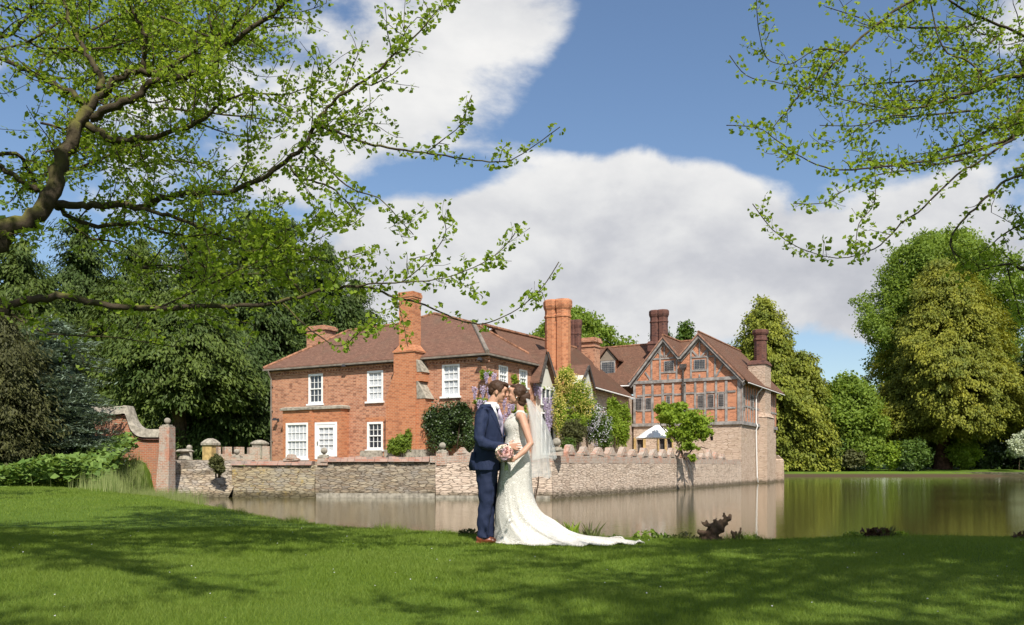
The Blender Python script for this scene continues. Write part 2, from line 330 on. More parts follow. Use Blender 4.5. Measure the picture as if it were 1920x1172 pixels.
nx, ny = len(gxs), len(gys); idx = np.arange(nx*ny).reshape(ny, nx)
Fq = np.stack([idx[:-1,:-1], idx[:-1,1:], idx[1:,1:], idx[1:,:-1]], -1).reshape(-1, 4)
def m_ground():
    m, nt, out = newmat('lawn_soil'); v = coords(nt, False)
    n = noise_(nt, v, .35, 6, .6); n2_ = noise_(nt, v, 22, 5, .7); n3 = noise_(nt, v, 2.2, 4, .6)
    c = mixc(nt, n, (.080, .136, .014), (.125, .190, .024)); c = mixc(nt, M_(nt, 'MULTIPLY', n2_, .55), c, (.050, .095, .012))
    c = mixc(nt, M_(nt, 'MULTIPLY', smooth(nt, n3, .5, .7), .4), c, (.12, .19, .035))
    s_ = S(nt, 'ShaderNodeSeparateXYZ', {0: v}).outputs[2]
    c = mixc(nt, smooth(nt, s_, -.32, -.6), c, (.07, .05, .03))
    pbsdf(nt, out, c, .95, n2_, .8, .04, .1); return m
g = link('ground', np_mesh('ground', np.stack([GX, GY, GZ], -1).reshape(-1, 3), Fq), m_ground(), None, True); tag(g, kind='structure')

def m_water():
    m, nt, out = newmat('pond_water'); v = coords(nt, False)
    mp = S(nt, 'ShaderNodeMapping', {0: v, 3: (.55, 1.6, 1)}).outputs[0]
    n = noise_(nt, mp, 2.6, 4, .6, .3); n2_ = noise_(nt, S(nt, 'ShaderNodeMapping', {0: v, 3: (.6, 1.3, 1)}).outputs[0], 9, 2, .5)
    big = noise_(nt, v, .06, 3, .5)
    st = M_(nt, 'ADD', .19, M_(nt, 'MULTIPLY', smooth(nt, big, .5, .65), .12))
    hh = M_(nt, 'ADD', n, M_(nt, 'MULTIPLY', n2_, .25))
    bmp = S(nt, 'ShaderNodeBump', {'Height': hh, 'Strength': st, 'Distance': .022}).outputs[0]
    b = S(nt, 'ShaderNodeBsdfPrincipled', {'Base Color': (.070, .064, .020, 1), 'Roughness': .045, 'IOR': 1.34, 'Specular IOR Level': .62, 'Normal': bmp})
    nt.links.new(b.outputs[0], out.inputs[0]); return m
wt = MB(); wt.add([(-45,8,WZ),(150,8,WZ),(150,150,WZ),(-45,150,WZ)], [(0,1,2,3)])
tag(wt.build('water', m_water()), kind='structure')

class Fr:                                              # a building's own axes: x along its front (to the right), y away from us
    def __init__(s, ox, oy, ang): s.o = (ox, oy); s.a = ang; s.u = (math.cos(ang), math.sin(ang)); s.v = (-math.sin(ang), math.cos(ang))
    def Y(s, x, y): return s.o[1] + s.u[1]*x + s.v[1]*y
    def z(s, py, x, y): return CAMZ + (HY-py)/F*s.Y(x, y)
    def fx(s, px, y=0.0):
        k = (px-CX)/F; return (k*(s.o[1]+s.v[1]*y) - s.o[0] - s.v[0]*y)/(s.u[0]-k*s.u[1])
    def sy(s, px, x=0.0):
        k = (px-CX)/F; return (k*(s.o[1]+s.u[1]*x) - s.o[0] - s.u[0]*x)/(s.v[0]-k*s.v[1])
    def W(s, x, y, z): return Vector((s.o[0]+s.u[0]*x+s.v[0]*y, s.o[1]+s.u[1]*x+s.v[1]*y, z))
def fT(v0=0.0): return lambda u, o, z: (u, v0-o, z)    # wall facing us
def sT(c=0.0): return lambda u, o, z: (c+o, u, z)      # wall facing right
def bx(mb, T, u0, u1, o0, o1, z0, z1, mi=0):
    a, b = T(u0, o0, z0), T(u1, o1, z1); lo = [min(p, q) for p, q in zip(a, b)]; hi = [max(p, q) for p, q in zip(a, b)]
    return mb.box(lo[0], hi[0], lo[1], hi[1], lo[2], hi[2], mi)

tr = MB(); tr.prism([(-14.6,46.7,-2),(1.8,44.6,-2),(20.2,77.2,-2),(27.6,91,-2),(20,106,-2),(-22,106,-2),(-24,75,-2),(-14.3,50,-2)], (0,0,3.05))
tag(tr.build('terrace', m_plain('terrace_gravel', (.30,.25,.18), .95, .3, 3)), kind='structure')

# ------------------------------------------------------------------ moat wall
def ballfin(parent, c, s=1.0):
    m = MB(); m.box(c[0]-.3*s, c[0]+.3*s, c[1]-.3*s, c[1]+.3*s, c[2], c[2]+.08*s); m.box(c[0]-.22*s, c[0]+.22*s, c[1]-.22*s, c[1]+.22*s, c[2]+.08*s, c[2]+.15*s)
    m.lathe((c[0], c[1], c[2]+.15*s), [(.09*s, 0), (.07*s, .05*s), (.09*s, .08*s)], 12); m.ball((c[0], c[1], c[2]+.38*s), .19*s, 18)
    return m.build('ball_finial', MT['stone'], parent, False)
mw = empty('moat_wall', (2.06, 43.9, WZ), 0, 'long stone moat wall rising from the water, with brick humped battlements to the right', 'wall')
fa = math.atan2(43.9-46.1, 2.06+15.1); FW = Fr(2.06, 43.9, fa); FL = math.hypot(17.16, 2.2)
sa = math.atan2(76.7-43.9, 20.6-2.06); SL = math.hypot(18.54, 32.8)
def wallpart(mb, name, mat, ang, par=None):
    o = mb.build(name, mat, mw); o.rotation_euler = (0, 0, ang); o.location = (0, 0, -WZ); return o
def rough(mb, amp=.03, seed=0):                        # knock the faces of a stone wall a little out of true
    for i, v in enumerate(mb.v): mb.v[i] = tuple(c + amp*pnoise(Vector(v)*.9 + Vector((seed+7.3*k, 3.1, k))) for k, c in enumerate(v))
def wallgrid(mb, x0, x1, y0, y1, z0, z1, seg=.5):
    n = max(1, int((x1-x0)/seg))
    for i in range(n):
        a, b = x0+(x1-x0)*i/n, x0+(x1-x0)*(i+1)/n; k = max(1, int((z1-z0)/.5))
        for j in range(k):
            c, d = z0+(z1-z0)*j/k, z0+(z1-z0)*(j+1)/k; mb.add([(a,y0,c),(b,y0,c),(b,y0,d),(a,y0,d)], [(0,1,2,3)])
        mb.add([(a,y0,z1),(b,y0,z1),(b,y1,z1),(a,y1,z1)], [(0,1,2,3)]); mb.add([(a,y1,z0),(b,y1,z0),(b,y1,z1),(a,y1,z1)], [(3,2,1,0)])
    mb.add([(x0,y0,z0),(x0,y1,z0),(x0,y1,z1),(x0,y0,z1)], [(0,1,2,3)]); mb.add([(x1,y0,z0),(x1,y1,z0),(x1,y1,z1),(x1,y0,z1)], [(3,2,1,0)])
xA = FW.fx(435); xB = FW.fx(590); xC = FW.fx(817)
m = MB(); wallgrid(m, xA, xB, 0, .6, -2, .86); rough(m, .05, 1)
o = wallpart(m, 'stonework', MT['rubyel'], fa); tag(o, 'yellow lichened section at the left end of the moat wall')
m = MB(); wallgrid(m, xB, xC, .06, .66, -2, 1.04); rough(m, .05, 2); wallpart(m, 'stonework', MT['rubble'], fa)
m = MB(); wallgrid(m, xC, 0, 0, .6, -2, 1.0); rough(m, .04, 3); wallpart(m, 'stonework', MT['rubpale'], fa)
m = MB(); wallgrid(m, 0, SL, -.0, .6, -2, .98); rough(m, .04, 4); wallpart(m, 'stonework', MT['rubpale'], sa)
m = MB(); m.box(xB+.1, xC-.05, -.06, .02, -.9, -.62); m.box(xC, -.1, -.05, -.01, -.95, -.72); rough(m, .03, 9); wallpart(m, 'plinth', MT['stone'], fa)
MT['coping'] = m_brick('mottled_coping', (.30,.14,.10), (.36,.24,.19), (.30,.24,.2), (.20,.17,.15), bw=.35, rh=.12, wea=.7, pale=(.40,.34,.29))
m = MB()
for a, b, z, dz in ((xA-.05, xB-.15, .87, .26), (xB+.35, xC-.35, 1.05, .27)):
    n = int((b-a)/.36)
    for i in range(n):
        x0 = a+(b-a)*i/n; x1 = a+(b-a)*(i+1)/n-.012; q = random.uniform(-.045, .03)
        m.frus(x0, x1, -.09+q, .68, z, x0, x1, .12+q, .5, z+dz+q)
wallpart(m, 'coping', MT['coping'], fa)
m = MB(); wallgrid(m, xC-.3, 0, -.01, .5, 1.005, 1.36, .6); rough(m, .02, 5); wallpart(m, 'parapet', MT['brickold'], fa)
m = MB(); wallgrid(m, 0, SL*.995, -.01, .5, .985, 1.36, .6); rough(m, .02, 6); wallpart(m, 'parapet', MT['brickold'], sa)
def merlon(x, ang, wd=1.15, hh=.55, z=1.35, j=0):
    m = MB(); jq = random.uniform(.8, 1.15); pr = [(-.5,0),(-.5,.30*jq),(-.36,.42),(-.26,.62*jq),(-.17,.84),(-.05,.98*jq),(.09,.97*jq),(.19,.78),(.29,.5*jq),(.38,.36),(.5,.26*jq),(.5,0)]
    m.prism([(x+a*wd, .0, z+b*hh) for a, b in pr], (0, .32, 0)); m.prism([(x+a*wd*.55, -.035, z+.1+b*hh*.62) for a, b in pr], (0, .03, 0))
    rough(m, .06, x); return wallpart(m, 'merlon', MT['brickold'], ang)
for px in (545, 865, 893, 925, 955, 985):
    z0 = 1.10 if px < 600 else 1.35; merlon(FW.fx(px), fa, .85, .42, z0)
for i in range(17):
    t = 2.45 + 1.84*i; merlon(t+random.uniform(-.1, .1), sa, random.uniform(1.15, 1.55), random.uniform(.5, .78))
for px, z in ((605, 1.1), (828, 1.35)):
    x = FW.fx(px); m = MB(); m.box(x-.28, x+.28, -.06, .5, .86, z+.18); rough(m, .015, px); wallpart(m, 'pier', MT['brickold'], fa)
    b = ballfin(mw, (0, 0, 0), .95); p = FW.W(x, .22, z+.18); b.location = (p.x-2.06, p.y-43.9, p.z-WZ)
m = MB(); m.box(-.1, .55, -.08, .5, 1.36, 1.62); rough(m, .015, 5); wallpart(m, 'pier', MT['brickold'], fa)
b = ballfin(mw, (0, 0, 0), 1.15); p = FW.W(.22, .2, 1.62); b.location = (p.x-2.06, p.y-43.9, p.z-WZ)

# ------------------------------------------------------------------ windows
def window(par, T, u0, u1, z0, z1, cols, rows, fr=.08, rec=.09, mat='white', sash=True, net=False, sill=True, mull=0, bar=.028, name='window'):
    f = MB()
    bx(f, T, u0, u0+fr, -rec, .015, z0, z1); bx(f, T, u1-fr, u1, -rec, .015, z0, z1)
    bx(f, T, u0+fr, u1-fr, -rec, .013, z1-fr, z1); bx(f, T, u0+fr, u1-fr, -rec, .013, z0, z0+fr)
    a, b, c, d = u0+fr, u1-fr, z0+fr, z1-fr
    if sash: bx(f, T, a, b, -rec, -.005, (c+d)/2-.035, (c+d)/2+.035)
    for i in range(mull):
        u = a+(b-a)*(i+1)/(mull+1); bx(f, T, u-.045, u+.045, -rec, -.002, c, d)
    for i in range(1, cols):
        u = a+(b-a)*i/cols; bx(f, T, u-bar/2, u+bar/2, -rec+.01, -rec+.05, c, d)
    for i in range(1, rows):
        z = c+(d-c)*i/rows; bx(f, T, a, b, -rec+.012, -rec+.048, z-bar/2, z+bar/2)
    o = f.build(name, MT[mat], par)
    g_ = MB(); bx(g_, T, u0+.01, u1-.01, -rec-.02, -rec, z0+.01, z1-.01); gp = g_.build('pane', MT['net' if net else 'glass'], o)
    if sill:
        s_ = MB(); bx(s_, T, u0-.1, u1+.1, -.02, .12, z0-.11, z0-.002); s_.build('sill', MT['white' if mat == 'white' else 'timber'], o)
    return o

# ------------------------------------------------------------------ brick house
BH = Fr(-1.5, 48.0, math.atan2(-.486, .874))
bh = empty('brick_house', (-1.5, 48.0, 1.05), BH.a, 'large two storey orange brick house with white sash windows and hipped red tile roof', 'house')
off = -1.05
def bp(mb, name, mat, par=bh, sm=False):
    o = mb.build(name, mat, par, sm)
    if par is bh: o.location = (0, 0, off)
    return o
XL = BH.fx(507); YS = 7.3; EZ = 7.08; TF = fT(0); TS = sT(0)
def fr_rect(px0, px1, py0, py1):
    a, b = BH.fx(px0), BH.fx(px1); x = (a+b)/2; return [a, b, BH.z(py1, x, 0), BH.z(py0, x, 0)]
W1 = fr_rect(578.5, 605.5, 701, 757); W2 = fr_rect(688.5, 718.5, 695, 752.5); W3 = fr_rect(829, 862, 682, 743); W4 = fr_rect(688.5, 718, 791, 843)
def sd_rect(px0, px1, py0, py1):
    a, b = BH.sy(px0), BH.sy(px1); y = (a+b)/2; return [a, b, BH.z(py1, 0, y), BH.z(py0, 0, y)]
V1 = sd_rect(935, 952, 684, 722); V2 = sd_rect(973.5, 988.5, 692, 726)
sh = lambda r, d: [r[0]-d, r[1]-d, r[2], r[3]]
m = MB(); m.facade((XL, 0, 0), (1, 0, 0), (0, -1, 0), -XL, .2, EZ, [sh(r, XL) for r in (W1, W2, W3, W4)])
m.facade((0, 0, 0), (0, 1, 0), (1, 0, 0), YS, .2, EZ, [V1, V2])
m.add([(XL,0,.2),(XL,9.2,.2),(XL,9.2,EZ),(XL,0,EZ)], [(0,3,2,1)]); m.add([(XL,9.2,.2),(0,9.2,.2),(0,9.2,EZ),(XL,9.2,EZ)], [(0,1,2,3)]); m.add([(0,YS,.2),(0,9.2,.2),(0,9.2,EZ),(0,YS,EZ)], [(0,1,2,3)])
bp(m, 'wall', MT['brick'])
for r, nt_ in ((W1, False), (W2, True), (W3, True), (W4, False)):
    o = window(bh, TF, *r, 3, 4, fr=.13, net=nt_); o.location = (0, 0, off)
for r in (V1, V2): o = window(bh, TS, *r, 3, 4, fr=.12, net=True); o.location = (0, 0, off)
for r in (W1, W2, W3, W4): m = MB(); bx(m, TF, r[0]-.12, r[1]+.12, 0, .012, r[3]+.01, r[3]+.28); bp(m, 'lintel', MT['brick2'])
# eaves: dentils, fascia, gutter
m = MB(); m2 = MB()
xch0, xch1 = BH.fx(750), BH.fx(790)
def run(T, u0, u1, gap=.24):
    bx(m, T, u0, u1, .0, .10, EZ-.22, EZ-.10); bx(m, T, u0, u1, .0, .05, EZ-.40, EZ-.33)
    n = int((u1-u0)/gap)
    for i in range(n): bx(m, T, u0+gap*i, u0+gap*i+.12, .0, .085, EZ-.33, EZ-.22)
    bx(m2, T, u0, u1, .04, .30, EZ-.10, EZ-.02)
run(TF, XL, xch0-.02); run(TF, xch1+.02, 0.3); run(TS, 0.0, YS)
bp(m, 'dentil_course', MT['brick']); bp(m2, 'soffit', MT['timberd'])
m = MB(); e = .34
for T, a, b in ((TF, XL-.3, xch0), (TF, xch1, e), (TS, -e, YS+.25)): bx(m, T, a, b, e-.06, e+.06, EZ-.05, EZ+.05)
bp(m, 'gutter', MT['cornice'])
# roof
def slab(mb, pts, t=.12, mi=0):
    mb.prism([Vector(p)+Vector((0, 0, t)) for p in pts], (0, 0, -t), mi)
c0 = (.33, -.33, EZ); c1 = (.33, YS+.15, EZ); cl = (XL-.33, -.33, EZ); H1 = (-3.0, 3.6, 9.5); A1 = (-7.35, 5.76, 10.8); R1 = (-9.5, 4.75, 10.12); R2 = (-13.7, 4.6, 10.0); cb = (XL-.33, 9.3, EZ)
m = MB(); slab(m, [cl, c0, H1, A1, R1, R2]); slab(m, [c0, c1, H1]); slab(m, [cb, cl, R2])
slab(m, [c1, (-4.5, 9.6, 8.0), A1, H1]); slab(m, [A1, (-7.35, 9.4, 8.6), (-9.5, 9.3, EZ+1), R1]); slab(m, [R1, (-9.5, 9.3, EZ+.6), cb, R2])
bp(m, 'roof', MT['tile'])
m = MB()
for pts, r in (([c0, H1], .13), ):
    pts = [Vector(p)+Vector((0, 0, .13)) for p in pts]; m.tube(pts, r, 8)
bp(m, 'lead_hip', MT['cornice'])
def ridge(mb, a, b, r=.13, t=.12):                     # half round ridge tiles laid end to end
    a, b = Vector(a)+Vector((0, 0, t)), Vector(b)+Vector((0, 0, t)); n = max(1, int((b-a).length/.4))
    for i in range(n):
        p = a+(b-a)*(i/n); q = a+(b-a)*((i+.97)/n); mb.tube([p, q], [r*1.0, r*.9], 7)
MT['ridge'] = m_plain('orange_ridge_tile', (.25, .12, .07), .9, .5, 4)
m = MB(); ridge(m, H1, c1); ridge(m, H1, A1); ridge(m, A1, R1); ridge(m, R1, R2); ridge(m, R2, cl); bp(m, 'ridge_tile', MT['ridge'])
# bay with French door
b0, b1 = BH.fx(530, -.75), BH.fx(639, -.75); bz = BH.z(768, (b0+b1)/2, -.75); pj = .75; TB = fT(-pj)
wb = [BH.fx(536, -pj), BH.fx(577.5, -pj), BH.z(860, b0+1, -pj), BH.z(793, b0+1, -pj)]; db = [BH.fx(590.5, -pj), BH.fx(632, -pj), BH.z(861, b1-1, -pj), BH.z(791.5, b1-1, -pj)]
bay = MB(); bay.facade((b0, -pj, 0), (1, 0, 0), (0, -1, 0), b1-b0, .3, bz, [sh(r, b0) for r in (wb, db)])
bay.add([(b0,-pj,.3),(b0,0,.3),(b0,0,bz),(b0,-pj,bz)], [(0,3,2,1)]); bay.add([(b1,-pj,.3),(b1,0,.3),(b1,0,bz),(b1,-pj,bz)], [(0,1,2,3)])
xm = BH.fx(584, -pj); bx(bay, TB, xm-.12, xm+.12, 0, .06, .3, bz)
bo = bp(bay, 'bay', MT['brick2'])
m = MB(); m.frus(b0-.12, b1+.12, -pj-.14, 0, bz, b0-.12, b1+.12, -pj-.14, 0, bz+.14); m.frus(b0-.1, b1+.1, -pj-.12, 0, bz+.14, b0, b1, -pj+.1, 0, bz+.22); m.build('cornice', MT['stone'], bo)
o = window(bh, TB, *wb, 5, 4, fr=.13, net=True); o.location = (0, 0, off)
dm = MB(); T = TB; u0, u1, z0, z1 = db; f = .14
bx(dm, T, u0, u0+f, -.1, .02, z0, z1); bx(dm, T, u1-f, u1, -.1, .02, z0, z1); bx(dm, T, u0+f, u1-f, -.1, .02, z1-f, z1)
a, b = u0+f+.01, u1-f-.01; st = .17; zb = z0+.55
bx(dm, T, a, a+st, -.09, 0, z0, z1-f-.01); bx(dm, T, b-st, b, -.09, 0, z0, z1-f-.01); bx(dm, T, a+st, b-st, -.09, 0, z0, zb); bx(dm, T, a+st, b-st, -.09, 0, z1-f-.2, z1-f-.01)
for i in range(1, 3): u = a+st+(b-a-2*st)*i/3; bx(dm, T, u-.014, u+.014, -.07, -.02, zb, z1-f-.2)
for i in range(1, 4): z = zb+(z1-f-.2-zb)*i/4; bx(dm, T, a+st, b-st, -.068, -.022, z-.014, z+.014)
do = bp(dm, 'door', MT['white'])
m = MB(); bx(m, T, a+.02, b-.02, -.12, -.1, z0, z1-f); m.build('pane', MT['net'], do)
m = MB(); p = (a+.07, -pj-.03, z0+1.0); m.tube([p, (p[0], p[1]-.05, p[2]), (p[0]+.12, p[1]-.06, p[2])], .013, 6); m.box(p[0]-.025, p[0]+.025, -pj-.035, -pj-.02, z0+.88, z0+1.1); m.build('handle', MT['iron'], do)
# big external chimney on the front
cx0, cx1 = BH.fx(738, -.9), BH.fx(791, -.9); mid = (cx0+cx1)/2; fz = lambda py: BH.z(py, mid, -.9); fX = lambda px: BH.fx(px, -.9)
ch = MB()
ch.box(fX(723), fX(779), -.9, 0.02, .3, fz(745)); ch.frus(fX(723), fX(779), -.9, 0.02, fz(745), fX(738), fX(778), -.9, .02, fz(700))
ch.box(fX(738), fX(778), -.9, .3, fz(700), fz(660))
ch.frus(fX(779)-.01, fX(797), -.8, 0.02, .3, fX(779)-.01, fX(795), -.8, .02, fz(747)); ch.frus(fX(779)-.01, fX(795), -.8, 0.02, fz(747), fX(778)-.02, fX(779), -.8, .02, fz(715)); ch.frus(fX(778)-.02, fX(787), -.75, 0.02, fz(715), fX(778)-.02, fX(787), -.75, .02, fz(697)); ch.frus(fX(778)-.02, fX(787), -.75, 0.02, fz(697), fX(777), fX(778), -.75, .02, fz(675))
ch.frus(fX(738), fX(779), -.93, .1, fz(657), fX(746.5), fX(772.5), -.82, -.02, fz(646))
ch.box(fX(737), fX(780), -.96, .12, fz(660), fz(657))
ch.box(fX(746.5), fX(772.5), -.82, -.02, fz(646), fz(560)); ch.box(fX(745.5), fX(773.5), -.85, .01, fz(560), fz(556)); ch.box(fX(744.5), fX(774.5), -.88, .04, fz(556), fz(550)); ch.box(fX(745.5), fX(773.5), -.85, .01, fz(550), fz(546))
co = bp(ch, 'chimney', MT['brick2'])
m = MB(); m.frus(fX(779)+.04, fX(797)+.04, -.83, 0, fz(748), fX(778)+.04, fX(779)+.07, -.83, 0, fz(715)); m.frus(fX(778)+.04, fX(788)+.04, -.78, 0, fz(698), fX(777)+.04, fX(778)+.07, -.78, 0, fz(675))
for pl_ in ([(781, 660), (795, 696), (779, 696)], [(780, 703), (792, 722), (804, 747), (779, 742)]):               # lead covered shoulders
    pass
m.build('weathering', MT['stone'], co)
m = MB(); m.frus(fX(722)-.05, fX(799), -1.0, 0, .3, fX(722), fX(799), -.97, 0, fz(843)); m.frus(BH.fx(675), BH.fx(720), -.35, 0, .3, BH.fx(680), BH.fx(718), -.2, 0, BH.z(845, -9, 0)); bp(m, 'plinth', MT['stone'])
# second chimney behind the left hip
o_ = at(593, 660, 61); q = MB(); lx = lambda px, y: BH.fx(px, y)
yb = 6.2; q.box(lx(575, yb), lx(609, yb), yb, yb+1.2, 7.5, BH.z(609, -13, yb)); q.box(lx(573, yb), lx(612, yb), yb-.07, yb+1.27, BH.z(609, -13, yb), BH.z(603, -13, yb)); q.box(lx(576, yb), lx(609, yb), yb-.03, yb+1.23, BH.z(603, -13, yb), BH.z(600, -13, yb))
bp(q, 'chimney', MT['brick'])
# downpipe, wall lamps
m = MB(); x = BH.fx(510.5); m.tube([(x, -.38, EZ-.03), (x, -.25, EZ-.35), (x, -.10, EZ-.6), (x, -.10, .9)], .05, 8); 
for z in (2.4, 4.4, 6.0): m.box(x-.09, x+.09, -.13, 0, z, z+.06)
bp(m, 'downpipe', MT['cornice'])
def lamp(p, out):
    m = MB(); m.box(p[0]-.07, p[0]+.07, p[1]-.04, p[1]+.02, p[2]-.1, p[2]+.1); m.tube([p, (p[0]+out[0]*.25, p[1]+out[1]*.25, p[2]+.08)], .025, 6)
    q = (p[0]+out[0]*.33, p[1]+out[1]*.33, p[2]+.02); m.frus(q[0]-.15, q[0]+.15, q[1]-.11, q[1]+.11, q[2]-.06, q[0]-.08, q[0]+.08, q[1]-.06, q[1]+.06, q[2]+.1); return bp(m, 'wall_lamp', MT['iron'])
lamp((BH.fx(652), 0, BH.z(689, -11, 0)), (0, -1)); lamp((BH.fx(522), 0, BH.z(788, XL, 0)), (0, -1)); lamp((-.25, -.02, EZ-.3), (.3, -1))

# ------------------------------------------------------------------ rear range of the brick house with the white gabled bay and the tall twin stack
rr = empty('rear_range', (1.9, 54.4, 1.05), BH.a, 'red tiled rear range with small white gables between the brick house and the timber house', 'house')
def rp(mb, name, mat, par=rr, sm=False):             # built in world coordinates
    o = mb.build(name, mat, par, sm)
    if par is rr: o.matrix_parent_inverse = (Matrix.Translation(rr.location) @ rr.rotation_euler.to_matrix().to_4x4()).inverted()
    return o
def A(px, py, d): return at(px, py, d)
m = MB()
e1, e2 = A(1022, 700, 57), A(1188, 746, 80.3); e2.z = 7.2; e1.z = 7.0
slab(m, [A(925, 617, 58), A(1080, 655, 68), e2, e1, A(950, 655, 55.5)], .12)
slab(m, [A(1080, 655, 68), A(925, 617, 58), A(925, 617, 58)+Vector((-4, 3.5, -3)), A(1080, 655, 68)+Vector((-4, 3.5, -3))], .12)
slab(m, [A(1080, 655, 68), A(1080, 655, 68)+Vector((-4, 3.5, -3)), A(1188, 746, 80.3)+Vector((-4, 4, 0)), e2], .12)
rp(m, 'roof', MT['tile2'])
m = MB(); ridge(m, A(905, 612, 56.5), A(1080, 655, 68)); rp(m, 'ridge_tile', MT['ridge'])
dv = Vector((BH.v[0], BH.v[1], 0)); du = Vector((BH.u[0], BH.u[1], 0))
m = MB(); a, b = Vector((e1.x, e1.y, 0))-dv*4, Vector((e2.x, e2.y, 0))+(Vector((e2.x, e2.y, 0))-Vector((e1.x, e1.y, 0))).normalized()*2.7; n_ = (b-a).normalized(); inn = Vector((-n_.y, n_.x, 0))
a = a+inn*.5; b = b+inn*.5-n_*.3
m.prism([a+Vector((0,0,.9)), b+Vector((0,0,.9)), b+Vector((0,0,7.24)), a+Vector((0,0,7.04))], inn*.4); rp(m, 'wall', MT['ashlar'])
m = MB(); m.tube([e1+Vector((.05,0,-.03)), e2+Vector((.05,0,-.03))], .07, 6); rp(m, 'gutter', MT['white'])
# white gabled bay: its gable faces the same way as the side wall
g0 = BH.W(.25, BH.sy(1014, .25), 0); gp = lambda px, py, x=.35: (lambda y: BH.W(x, y, BH.z(py, x, y)))(BH.sy(px, x))
m = MB(); pa, pt_, pb = gp(1014, 712), gp(1025, 664), gp(1043, 722); pb0 = Vector((pb.x, pb.y, 1)); pa0 = Vector((pa.x, pa.y, 1))
m.prism([pa0, pb0, pb, pt_, pa], -du*3.0); gb = rp(m, 'gable_wall', MT['cream'])
m = MB(); m.bar(gp(1012, 718, .5), gp(1025, 661, .5), .2, .12, du); m.bar(gp(1025, 661, .5), gp(1045, 727, .5), .2, .12, du); rp(m, 'bargeboard', MT['timberd'])
m = MB(); q1, q2, q3 = gp(1011, 719, .65), gp(1025, 659, .65), gp(1046, 729, .65)
m.prism([q1+Vector((0,0,.14)), q2+Vector((0,0,.14)), q2+Vector((0,0,.14))-du*3.4, q1+Vector((0,0,.14))-du*3.4], (0,0,-.1)); m.prism([q2+Vector((0,0,.14)), q3+Vector((0,0,.14)), q3+Vector((0,0,.14))-du*3.4, q2+Vector((0,0,.14))-du*3.4], (0,0,-.1)); rp(m, 'gable_roof', MT['tile'])
wf = MB(); wg = MB()
for zz0, zz1 in ((728, 757), (775, 850)):
    for i, px in enumerate((1018, 1026, 1034)):
        p0, p1 = gp(px-3.2, zz1, .37), gp(px+3.2, zz0, .37); 
        wg.prism([Vector((p0.x,p0.y,p0.z)), Vector((p1.x,p1.y,p0.z)), Vector((p1.x,p1.y,p1.z)), Vector((p0.x,p0.y,p1.z))], du*.02)
    for px in (1014.5, 1022, 1030, 1038): a_, b_ = gp(px, zz1+2, .4), gp(px, zz0-2, .4); wf.bar(a_, Vector((a_.x, a_.y, b_.z)), .12, .06, du)
    a_, b_ = gp(1014, zz0-1, .4), gp(1039, zz0-1, .4); b_.z = a_.z; wf.bar(a_, b_, .1, .07, du); 
    a_, b_ = gp(1014, zz1+1, .4), gp(1039, zz1+1, .4); b_.z = a_.z; wf.bar(a_, b_, .1, .07, du)
w_ = rp(wf, 'window', MT['white']); po = wg.build('pane', MT['glass'], w_)
# second small gable
g2 = at(1101, 700, 63); m = MB(); k = lambda px, py, d: at(px, py, d)
a_, t_, b_ = k(1088, 718, 61.3), k(1101, 688, 62.8), k(1112, 728, 64.4)
m.prism([Vector((a_.x,a_.y,5)), Vector((b_.x,b_.y,5)), b_, t_, a_], -du*2.5); rp(m, 'gable_wall', MT['cream'])
m = MB(); o1 = du*.15+Vector((0,0,.1)); m.prism([a_+o1-dv*.3-Vector((0,0,.6)), t_+o1+Vector((0,0,.1)), t_+o1+Vector((0,0,.1))-du*3, a_+o1-dv*.3-Vector((0,0,.6))-du*3], (0,0,-.1)); m.prism([t_+o1+Vector((0,0,.1)), b_+o1+dv*.2-Vector((0,0,.5)), b_+o1+dv*.2-Vector((0,0,.5))-du*3, t_+o1+Vector((0,0,.1))-du*3], (0,0,-.1)); rp(m, 'gable_roof', MT['tile'])
m = MB(); m.bar(a_+du*.1, t_+du*.1+Vector((0,0,.05)), .2, .1, du); m.bar(t_+du*.1+Vector((0,0,.05)), b_+du*.1, .2, .1, du); rp(m, 'bargeboard', MT['timberd'])

def wpar(o, par):
    o.parent = par; o.matrix_parent_inverse = (Matrix.Translation(par.location) @ par.rotation_euler.to_matrix().to_4x4()).inverted(); return o
def stack(par, px0, px1, pytop, zb, d, mat, label, n=2, base=0):      # clustered octagonal flues under a joint cap
    c = at((px0+px1)/2, pytop, d); wd = (px1-px0)/F*d; H = c.z-zb; m = MB()
    for i in range(n):
        x = (i-(n-1)/2)*wd/n*.84; q = wd/n*.60
        m.lathe((x, .03*i, base), [(q, 0), (q, H-base-1.25), (q*1.10, H-base-1.2), (q*1.10, H-base-1.08), (q, H-base-1.04), (q, H-base-.72), (q*1.12, H-base-.6), (q*1.22, H-base-.42), (q*1.22, H-base-.12), (q*1.1, H-base)], 8, phase=.5)
    m.box(-wd*.3, wd*.3, -wd/n*.3, wd/n*.3, base, H-.3)
    if base: m.box(-wd*.55, wd*.55, -wd*.36, wd*.36, 0, base-.2); m.frus(-wd*.6, wd*.6, -wd*.4, wd*.4, base-.2, -wd*.52, wd*.52, -wd*.32, wd*.32, base+.1)
    o = m.build('chimney', mat); o.location = (c.x, c.y, zb); o.rotation_euler = (0, 0, BH.a); o['label'] = label
    return wpar(o, par)
stack(rr, 1021, 1070, 563, 5.5, 58.5, MT['brick2'], 'tall bright orange twin chimney stack')
stack(rr, 1068, 1090, 600, 8.0, 70, MT['brickdark'], 'dark brick chimney half hidden behind the orange stack')
m = MB(); m.box(-.72, .72, -.6, .6, 0, 2.9); m.box(-.8, .8, -.68, .68, 2.9, 3.05); m.box(-.72, .72, -.6, .6, 3.05, 3.3); m.box(-.88, .88, -.75, .75, 3.3, 3.5); m.box(-.8, .8, -.68, .68, 3.5, 3.68)
